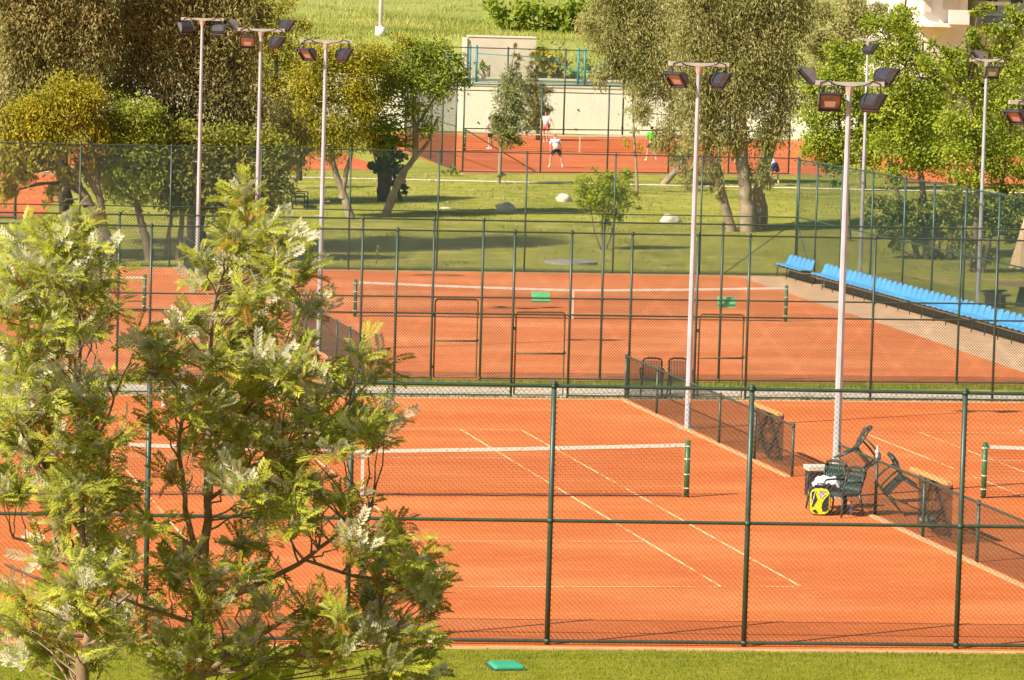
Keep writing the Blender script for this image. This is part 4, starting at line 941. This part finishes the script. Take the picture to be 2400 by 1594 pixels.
tree('eucalyptus_tree','massive eucalyptus with thick pale twin trunks right of centre',80.8,[[(1726,545,40),(1721,460,32),(1713,380,29),(1706,260,26),(1718,120,26),(1735,-40,16)],[(1690,545,26),(1667,450,19),(1640,380,16),(1620,290,12),(1612,180,8)],[(1757,535,32,1.0),(1750,440,29,1.0),(1770,350,26,1),(1800,240,16,1),(1820,120,10,1)],[(1665,440,16),(1658,380,10),(1655,300,8)],[(1706,260,16),(1660,150,12),(1630,20,9)]],
 [('crown','L_euc',[(1590,60,70),(1600,150,65),(1640,230,60),(1600,250,55),(1610,320,48),(1660,60,80),(1670,160,75),(1690,230,55),(1660,310,45),(1740,30,80),(1740,120,75),(1750,210,65),(1700,320,38),(1800,60,70),(1810,150,58),(1820,230,42),(1790,290,42),(1760,320,40),(1650,390,30),(1600,390,26),(1655,440,22),(1590,-20,70),(1680,-30,80),(1780,-30,80),(1850,20,45),(1745,390,28),(1590,430,18),(1770,420,22)],*EUC)],'bark')
tree('young_tree','small airy bright green tree in front of the far boulders',73.2,[[(1392,584,6),(1388,540,5),(1390,480,4),(1395,430,3)],[(1394,584,5),(1410,540,4),(1425,470,3)],[(1390,584,4),(1372,540,3),(1360,470,2)]],
 [('crown','L_sapling',[(1390,430,38),(1350,425,26),(1430,425,32),(1395,470,40),(1360,460,30),(1440,465,30),(1372,388,9),(1440,400,18),(1400,405,20),(1340,470,16),(1465,450,14),(1370,445,34),(1410,450,34),(1395,515,22),(1425,500,20),(1335,440,14),(1470,480,9)],2.0,22,.12,.06,.1,.5,.6,.4)],'barkgrey',lr=.012)
tree('weed_plant','small leafy weed by the far fence in the shade',66.,[[(868,600,3),(870,575,2)]],[('foliage','L_olive',[(870,585,10),(873,572,7)],1.0,12,.10,.04,0,.6,.5,.3)],'barkgrey',lr=.01,cat='plant',group='small plants')
tree('weed_plant','low tuft of green growing at the far court corner',104.5,[[(1040,398,3),(1040,390,2)]],[('foliage','L_green',[(1040,392,14),(1022,396,10),(1055,397,8)],2.2,20,.16,.06,0,.6,.5,.3)],'barkgrey',lr=.01,cat='plant',group='small plants')
BR=(3.3,36,.14,.075,.1,.5,.55,.6)
G='spring-green trees at the right'
tree('maple_tree','spring-green tree directly right of the massive eucalyptus',78,[[(1958,570,14),(1955,480,11),(1950,380,9),(1930,250,6)]],
 [('crown','L_bright',[(1880,200,38),(1920,170,40),(1960,190,42),(1900,250,40),(1950,250,45),(1870,270,32),(1990,240,38),(1900,310,42),(1950,320,45),(1880,350,35),(1940,370,35),(2000,310,40),(2000,370,35),(1910,380,22),(1930,110,30),(1975,125,35),(1880,330,30),(1925,425,14)],*BR)],'barkgrey',G)
tree('maple_tree','spring-green tree behind the four-lamp pole with several dark stems',71.5,[[(2140,645,22),(2135,560,18),(2130,450,14),(2110,300,9),(2090,150,6)],[(2190,610,18),(2195,500,14),(2190,380,8)],[(2120,600,14),(2080,480,10),(2050,380,7)],[(2148,640,8),(2165,580,6),(2172,500,4)]],
 [('crown','L_bright',[(2030,130,42),(2080,100,42),(2120,150,45),(2060,190,48),(2120,220,50),(2040,250,42),(2090,290,48),(2150,280,45),(2050,330,42),(2110,360,45),(2160,370,40),(2060,400,35),(2170,180,40),(2020,60,35),(2070,40,36)],*BR),
  ('low_foliage','L_bush',[(2040,470,32),(2090,480,35),(2140,480,30),(2030,530,28),(2080,540,30),(2120,550,22),(2060,500,40),(2110,510,40),(2150,540,36),(2170,490,36),(2010,480,30),(2150,590,26),(2060,570,24)],3.0,34,.18,.10,.1,.5,.55,.45)],'barkgrey',G)
tree('maple_tree','spring-green tree at the right edge in front of the building',66,[[(2242,655,20),(2250,540,16),(2255,420,12),(2240,250,8)],[(2260,640,12),(2300,480,9),(2330,300,6)]],
 [('crown','L_bright',[(2200,150,36),(2230,215,40),(2200,280,42),(2250,290,42),(2300,250,42),(2210,350,42),(2270,350,42),(2330,330,42),(2230,410,35),(2345,240,40),(2340,150,32),(2290,170,28),(2256,110,14),(2300,115,28),(2335,110,26),(2275,65,16),(2350,60,24),(2215,120,20),(2130,140,26),(2240,90,20),(2300,70,26),(2330,30,22),(2270,20,18),(2180,120,22),(2145,95,16),(2300,400,35),(2350,400,35),(2235,70,18),(2340,80,20),(2355,30,16),(2255,30,14)],*BR),
  ('low_foliage','L_bush',[(2180,480,28),(2240,480,32),(2300,480,38),(2350,470,38),(2200,530,26),(2330,520,30),(2270,530,26),(2220,560,34),(2290,500,36),(2350,540,30),(2210,450,34),(2280,590,24),(2330,440,34)],3.0,34,.18,.10,.1,.5,.55,.45)],'barkgrey',G)
tree('maple_tree','paler green tree farthest back, brushing the building wall',95,[[(2210,470,14),(2200,300,10),(2190,120,6)]],
 [('crown','L_bright',[(2190,175,38),(2230,165,30),(2270,210,40),(2320,200,40),(2350,170,35),(2380,120,35),(2160,230,45),(2240,270,42),(2310,290,40),(2090,80,35),(2180,330,45),(2260,350,45),(2340,330,45),(2100,280,45),(2040,180,40),(2130,340,40),(2000,220,35)],*BR)],'barkgrey',G)
tree('olive_tree','grey-green tree with bare twigs behind the spring-green trees',99,[[(1990,420,14),(1985,250,10),(1960,100,6)],[(1985,250,6),(2060,120,4)]],
 [('crown','L_euc',[(1900,110,42),(1950,70,42),(2000,60,35),(1880,170,35),(1980,120,42),(1920,230,35),(2030,110,28),(1900,30,35),(1960,10,30),(2040,20,22),(1930,130,45),(1990,30,40),(1880,90,40),(1870,230,30),(2060,60,30)],3.4,44,.20,.06,.3,.5,.4,.5)],'barkgrey',G)
tree('cypress_tree','narrow dark tree rising beside the building corner',120,[[(2088,420,14),(2088,200,10),(2088,20,5)]],
 [('crown','L_green',[(2088,-10,22),(2086,30,26),(2086,75,28),(2085,120,28),(2088,-50,18)],3.2,50,.3,.12,0,.5,.5,.4)],'barkdark',G)
for i,(lab,u0,bl) in enumerate([('low weeds and shrubs on the bank left of the beige wall',980,[(1000,115,18),(975,130,20),(1020,140,18),(1030,160,12),(950,150,22)]),('bank shrub behind the crooked tree crown',900,[(880,110,20),(910,120,24),(870,140,24),(930,110,14),(900,160,24)]),('bank shrub behind the golden tree crown',790,[(760,120,22),(790,110,20),(820,130,24),(740,140,24),(790,160,24)]),('bank shrub right of the teal fence posts',1500,[(1470,150,22),(1500,130,26),(1530,150,26),(1450,130,20)])]): HP.append((lab,u0,bl))
# hill shrubs and far trees
def hillplant(name,label,s,t_,bl,mat,cov=3.,L=.42,W=.2,cat='shrub'):
    p=hxy(s,t_); Y=float(p[1]); root=empty(name,(float(p[0]),Y,hz(s,t_)),label,cat,'shrubs and trees on the hill')
    mb=MB(); mb.tube([(0,0,-.5),(.1,0,1.2)],[.14,.07],8); 
    for c,r in blobs_w(bl,Y): limb(mb,(0,0,.3),Vector(c)-root.location,.06,.02)
    mb.build('trunk',M['barkgrey'],root,True)
    quads('crown',rel(leafquads(blobs_w(bl,Y),cov,50,L,W,.1,.5,.5,.6),root),M[mat],root)
hillplant('hill_shrub','bushy yellow-green shrub left on the hill slope above the beige wall',su(1200,22),22,[(1160,40,32),(1200,20,35),(1215,60,30),(1180,75,22),(1235,90,26),(1140,15,26)],'L_hillbush')
hillplant('hill_shrub','bright green shrub in the middle of the hill bushes',su(1290,22),22,[(1260,30,42),(1300,60,42),(1260,90,35),(1320,20,42),(1310,110,32),(1350,90,40)],'L_hillbush')
hillplant('hill_shrub','rightmost bright green shrub behind the eucalyptus crown',su(1410,24),24,[(1380,60,42),(1370,130,30),(1410,110,42),(1440,50,50),(1460,130,40),(1390,10,40)],'L_hillbush')
hillplant('hill_shrub','row of low weeds behind the teal fence posts',su(1105,4.5),4.5,[(1105,150,12),(1115,160,9),(1100,165,9)],'L_green',1.6)
hillplant('hill_shrub','olive shrub behind the teal fence right of the beige wall',su(1260,5),5.,[(1235,130,24),(1265,140,24),(1290,130,24),(1250,160,20),(1300,155,20),(1275,165,18)],'L_olive',2.4)
hillplant('hill_shrub','low green shrub on the terrace by the teal posts',su(1380,5),5.,[(1350,150,20),(1375,160,18),(1395,150,18),(1410,165,15)],'L_green',1.8)
for i,(lab,s,t_,bl) in enumerate([('left far dark tree clump along the top edge',su(700,150),150,[(660,-18,24),(700,-12,24),(740,-6,26),(640,-30,26)]),('middle far dark tree clump along the top edge',su(820,150),150,[(780,-4,24),(820,2,24),(865,4,24),(800,-20,26)]),('right far dark tree clump along the top edge',su(945,155),155,[(905,0,22),(950,-2,22),(990,-6,22),(930,-22,24)]),('far dark tree clump above the white post',su(1080,160),160,[(1040,-4,20),(1075,2,20),(1105,-2,24),(1130,-10,24)])]):
    hillplant('far_tree',lab,s,t_,bl,'L_darktree',3.4,.6,.3,'tree')
for lab,u0,bl in HP: hillplant('hill_shrub',lab,su(u0,5),5,bl,'L_olive',2.2)
# ------------------------------------------------------------------ foreground silk oaks
def frond_template():
    q=[]
    def rh(x0,y0,x1,y1,w,z0=0,z1=0):
        dx,dy=x1-x0,y1-y0; L=math.hypot(dx,dy); nx,ny=-dy/L*w/2,dx/L*w/2; mx,my=x0+dx*.45,y0+dy*.45; mz=z0*.55+z1*.45
        q.append([(x0,y0,z0),(mx-nx,my-ny,mz+.004),(x1,y1,z1),(mx+nx,my+ny,mz-.004)])
    z=lambda x:.10*math.sin(x*math.pi)-.10*x*x
    for i in range(5): rh(i/5,0,(i+1)/5+.02,0,.014,z(i/5),z((i+1)/5))
    N=9
    for i in range(N):
        x=.10+.84*i/(N-1); l=.34*math.sin(math.pi*(.22+.70*(1-abs(x-.42)/.75)/1.1))*(1.15-.45*x)
        for s in(-1,1):
            a=R(52-18*x)
            tx,ty=x+l*math.cos(a),s*l*math.sin(a); rh(x,0,tx,ty,.050,z(x),z(x)-.06)
            for f,ll,aa in((.28,.42,-24),(.28,.40,30),(.55,.36,-20),(.55,.34,26)):
                px,py=x+(tx-x)*f,ty*f; b=a+R(aa); rh(px,py,px+l*ll*math.cos(b),py+s*l*ll*math.sin(b),.036,z(x)-.06*f,z(x)-.06*f-.03)
    rh(.95,0,1.1,0,.045,z(.95),z(1.)-.03)
    return np.array(q)
FT=frond_template()
def fronds(P,D,Nn,S):
    """P base points, D rachis directions, Nn upper-side normals, S lengths"""
    x=unit(D); y=unit(np.cross(Nn,x)); z=np.cross(x,y)
    Mx=np.stack([x,y,z],1)*S[:,None,None]           # rows
    bend=RNG.uniform(-.25,.15,len(P))
    T=np.repeat(FT[None],len(P),0).copy(); T[...,2]+=bend[:,None,None]*T[...,0]**2; T[...,2]-=RNG.uniform(.0,.5,len(P))[:,None,None]*T[...,1]**2*2
    V=np.einsum('nkvc,ncd->nkvd',T,Mx)+P[:,None,None,:]
    return V.reshape(-1,4,3)
def silkoak(label,Y,paths,blobs,seed,dens=1.):
    rs=random.Random(seed); p0=at(paths[0][0][0],paths[0][0][1],Y)
    root=empty('silk_oak_tree',(float(p0[0]),float(p0[1]),0),label,'tree','silk oaks in the foreground'); o=root.location
    mb=MB(); spine=[]
    for path in paths:
        pts=[];rad=[]
        for q in path:
            p=at(q[0],q[1],Y+(q[3] if len(q)>3 else 0)); pts.append(Vector(p)); rad.append(q[2]/2/ppm(p))
        if path is paths[0]: pts=[Vector((pts[0].x,pts[0].y,-.1))]+pts; rad=[rad[0]*1.5]+rad
        P=[];Q=[]
        for i in range(len(pts)-1):
            for k in range(4):
                f=k/4; P.append(pts[i].lerp(pts[i+1],f)+Vector((rs.uniform(-1,1),rs.uniform(-1,1),0))*.012); Q.append(rad[i]*(1-f)+rad[i+1]*f)
        P.append(pts[-1]);Q.append(rad[-1]); mb.tube([p-o for p in P],Q,9,False); spine+=P
    A=[];Dd=[];Nn=[];Sz=[];OA=[];OD=[];ON=[];OS=[]
    for (u,v,r) in blobs:
        n=max(1,int(round(dens*(r/27.)**2)))
        for k in range(n):
            a=rs.uniform(0,6.28); q=r*math.sqrt(rs.random())*.95; yy=Y+rs.uniform(-2.,2.)
            c=Vector(at(u+q*math.cos(a),v+q*math.sin(a),yy))
            low=[s for s in spine if s.z<c.z-.15] or spine
            e=min(low,key=lambda s:(s-c).length+ .5*abs(s.z-(c.z-.5)))
            limb(mb,e-o,c-o,.013 if (e-c).length>.8 else .009,.004,.06,6)
            td=np.array((c-e).normalized()); td=td*.8+np.array([0,0,.55]); td/=np.linalg.norm(td)
            flip=rs.random()<.13; m=rs.randint(11,17)
            for j in range(m):
                d=unit(np.array([rs.gauss(0,.75),rs.gauss(0,.75),rs.gauss(0,.42)])+td*.85)
                up=np.array([rs.gauss(-.35,.28),rs.gauss(-.55,.28),.8])
                if (flip and rs.random()<.7) or rs.random()<.13: up=np.array([rs.gauss(.3,.5),rs.gauss(.9,.4),-.35])
                nn=up-d*(up@d)
                b=np.array(c)-td*rs.uniform(0,.16)
                if rs.random()<.06: OA.append(b);OD.append(d+np.array([0,0,-.5]));ON.append(nn);OS.append(rs.uniform(.22,.32))
                else: A.append(b);Dd.append(d);Nn.append(nn);Sz.append(rs.uniform(.20,.38))
    mb.build('trunk',M['twig'],root,True)
    quads('crown',rel(fronds(np.array(A),np.array(Dd),np.array(Nn),np.array(Sz)),root),M['L_silk'],root)
    quads('ageing_fronds',rel(fronds(np.array(OA),np.array(OD),np.array(ON),np.array(OS)),root),M['L_silkold'],root)
silkoak('larger feathery silk oak in the foreground, its top before the second pole',-35,
 [[(455,1610,40),(455,1500,36),(457,1420,32),(468,1300,26),(478,1200,20),(483,1050,17),(480,920,14),(487,800,11),(492,700,9),(520,620,6),(555,540,5),(568,480,3)],
  [(465,1310,18),(440,1230,14),(425,1150,12),(413,1030,10),(420,920,7)],[(460,1565,16),(545,1500,13),(640,1440,10),(700,1400,7)],[(480,1400,16),(600,1345,14),(690,1300,11),(780,1230,8),(850,1200,5)],
  [(455,1560,14),(600,1530,11),(760,1490,9),(900,1470,7)],[(482,1060,10),(560,960,8),(620,880,6)],[(485,1150,10),(600,1060,8),(720,980,7),(800,940,5)],[(700,1290,8),(820,1330,8),(920,1340,6)],[(468,1270,12),(370,1220,9),(310,1160,6)],[(457,1440,12),(330,1400,9),(260,1370,6)],[(850,1480,7),(890,1380,6),(900,1250,4)]],
 [(570,468,16),(555,500,24),(520,530,26),(600,525,30),(655,545,24),(560,545,55),(610,585,55),(520,580,35),(660,560,28),(470,620,35),(560,640,65),(630,670,45),(700,680,38),(500,700,32),(580,710,45),(720,640,26),
  (350,830,20),(378,800,24),(372,868,20),(355,790,14),(420,740,40),(460,790,48),(520,770,50),(590,800,60),(650,820,55),(400,830,42),(480,860,60),(560,880,65),(640,900,60),(700,860,45),(840,815,30),(870,850,35),(760,900,42),(820,880,35),
  (440,930,50),(520,960,60),(600,970,65),(690,970,65),(760,970,50),(830,950,45),(890,960,38),(840,1010,40),(780,1040,45),(700,1050,50),(620,1060,52),(540,1050,45),(440,1020,36),(390,960,30),
  (640,1120,52),(720,1120,50),(560,1140,36),(690,1190,45),(620,1190,45),(490,1110,25),(400,1110,22),(800,1190,38),(850,1240,45),(910,1215,38),(930,1290,50),(860,1310,52),(980,1330,40),(1000,1390,42),(930,1380,55),(860,1400,55),(940,1450,48),(880,1480,52),(960,1530,45),(800,1450,45),
  (740,1400,35),(780,1520,55),(700,1480,45),(880,1560,50),(620,1420,38),(640,1540,42),(560,1450,42),(520,1340,50),(580,1280,45),(470,1330,45),(400,1290,45),(340,1240,40),(330,1300,42),(400,1370,45),(330,1390,40),(480,1430,38),(420,1470,45),(360,1510,40),(520,1520,38),(440,1550,40),(560,1560,30),(300,1180,30),(260,1230,28)],5,1.0)
silkoak('left feathery silk oak in the foreground, reaching the left edge',-35.6,
 [[(190,1610,34),(188,1530,28),(205,1470,20),(200,1380,16),(190,1200,13),(182,1000,11),(183,850,9),(185,720,7),(190,610,6),(172,540,3)],
  [(200,1460,14),(260,1400,10),(300,1370,7)],[(190,1230,9),(120,1130,8),(60,1020,6),(30,900,4)],[(195,1400,10),(100,1340,8),(10,1300,6)],[(183,900,7),(110,820,6),(60,760,4)],[(188,1080,8),(250,960,6),(270,900,4)],[(195,1330,9),(150,1270,8),(30,1240,6)]],
 [(165,515,18),(120,520,18),(200,525,18),(150,555,38),(100,575,34),(200,570,28),(60,590,42),(130,610,55),(200,620,38),(30,620,38),(80,650,52),(160,670,60),(230,665,38),(60,710,48),(130,730,55),(210,730,55),(270,720,25),
  (20,700,32),(110,800,52),(50,830,55),(160,790,36),(20,890,50),(90,890,58),(160,880,50),(130,950,60),(60,970,60),(200,960,42),(10,980,42),(30,1050,52),(100,1040,58),(180,1030,48),(240,1000,34),(290,870,20),(320,770,16),
  (150,1110,50),(220,1090,48),(60,1130,38),(10,1140,35),(190,1170,55),(250,1150,42),(140,1220,48),(210,1240,50),(260,1290,42),(180,1310,48),(120,1290,32),(230,1350,45),(160,1390,48),(90,1410,48),(40,1440,35),(120,1460,52),(200,1440,42),(250,1440,38),(150,1510,42),(60,1500,28),(20,1330,22),(290,1490,32),(230,1530,28)],9,1.1)
def broadleaf(label,u,v,Y,leaves):
    p=at(u,v,Y); root=empty('broad_leaved_plant',(float(p[0]),float(p[1]),0),label,'plant','broad-leaved plants under the silk oaks'); o=root.location
    mb=MB(); mb.tube([(0,0,-.1),(0,0,float(p[2])-.6)],[.08,.05],8); mb.build('stem',M['L_banana'],root,True)
    for (u0,v0,u1,v1,w) in leaves:
        a=Vector(at(u0,v0,Y+random.uniform(-.4,.4)))-o; b=Vector(at(u1,v1,Y+random.uniform(-.4,.4)))-o; d=b-a; side=d.cross(Vector((-.25,-.6,.6))).normalized(); w=w/ppm(p)
        vs=[];n=12
        for i in range(n+1):
            f=i/n; c=a+d*f+Vector((0,0,.10*math.sin(f*math.pi)*d.length)); ww=w*.5*math.sin(math.pi*min(1,f*1.15+.08)**.7)*(1 if f<1 else .1)
            vs+=[c-side*ww+Vector((0,0,.02*math.sin(i*2.1))),c-Vector((0,0,.02)),c+side*ww+Vector((0,0,.02*math.cos(i*1.7)))]
        fs=[]
        for i in range(n):
            for k in range(2): fs.append((i*3+k,i*3+k+1,(i+1)*3+k+1,(i+1)*3+k))
        mb=MB(); mb.add(vs,fs); mb.build('leaf',M['L_banana'],root,True)
broadleaf('yellow-green broad-leaved plant at the bottom right of the silk oak trunk',600,1540,-34.2,[(560,1600,500,1470,40),(570,1600,600,1490,46),(520,1500,640,1440,38),(600,1600,650,1500,55),(480,1480,470,1420,30),(620,1600,560,1530,60),(640,1600,700,1520,40)])
broadleaf('broad-leaved plant at the bottom left corner under the smaller silk oak',130,1560,-34.6,[(190,1600,90,1555,46),(100,1600,180,1560,40),(200,1590,215,1500,18),(60,1610,20,1560,40)])
# ================================================================== LIGHT, SKY, CAMERA
sc=bpy.context.scene
w=bpy.data.worlds.new('World'); sc.world=w; w.use_nodes=True
nt=w.node_tree; bg=nt.nodes['Background']; sky=nt.nodes.new('ShaderNodeTexSky'); sky.sky_type='NISHITA'; sky.sun_disc=False
EL=R(40); AZ=R(27)                      # shadows run 27 degrees from +X towards +Y
sky.sun_elevation=EL; sd=Vector((-math.cos(AZ)*math.cos(EL),-math.sin(AZ)*math.cos(EL),math.sin(EL)))
sky.sun_rotation=math.atan2(sd.x,sd.y); sky.air_density=1.; sky.dust_density=1.5; sky.ozone_density=1.
nt.links.new(sky.outputs[0],bg.inputs[0]); bg.inputs[1].default_value=.065
sl=bpy.data.lights.new('sun','SUN'); sl.energy=5.0; sl.angle=R(.53); sl.color=(1.,.92,.77); so=bpy.data.objects.new('sun',sl); C.objects.link(so); so.rotation_euler=(-sd).to_track_quat('-Z','Y').to_euler()
cd=bpy.data.cameras.new('camera'); co=bpy.data.objects.new('camera',cd); C.objects.link(co)
cd.sensor_width=36; cd.lens=FOC/2400*36; cd.clip_start=1; cd.clip_end=3000
mw=Matrix((tuple(_R2),tuple(_U2),tuple(-_F))).transposed().to_4x4(); mw.translation=Vector(CAM); co.matrix_world=mw
sc.camera=co
vs_=sc.view_settings; sc.display_settings.display_device='sRGB'; vs_.view_transform='Standard'; vs_.look='None'; vs_.exposure=.68; vs_.gamma=1
sc.render.resolution_x=1024; sc.render.resolution_y=680
sc.cycles.max_bounces=6; sc.cycles.diffuse_bounces=3; sc.cycles.transparent_max_bounces=8
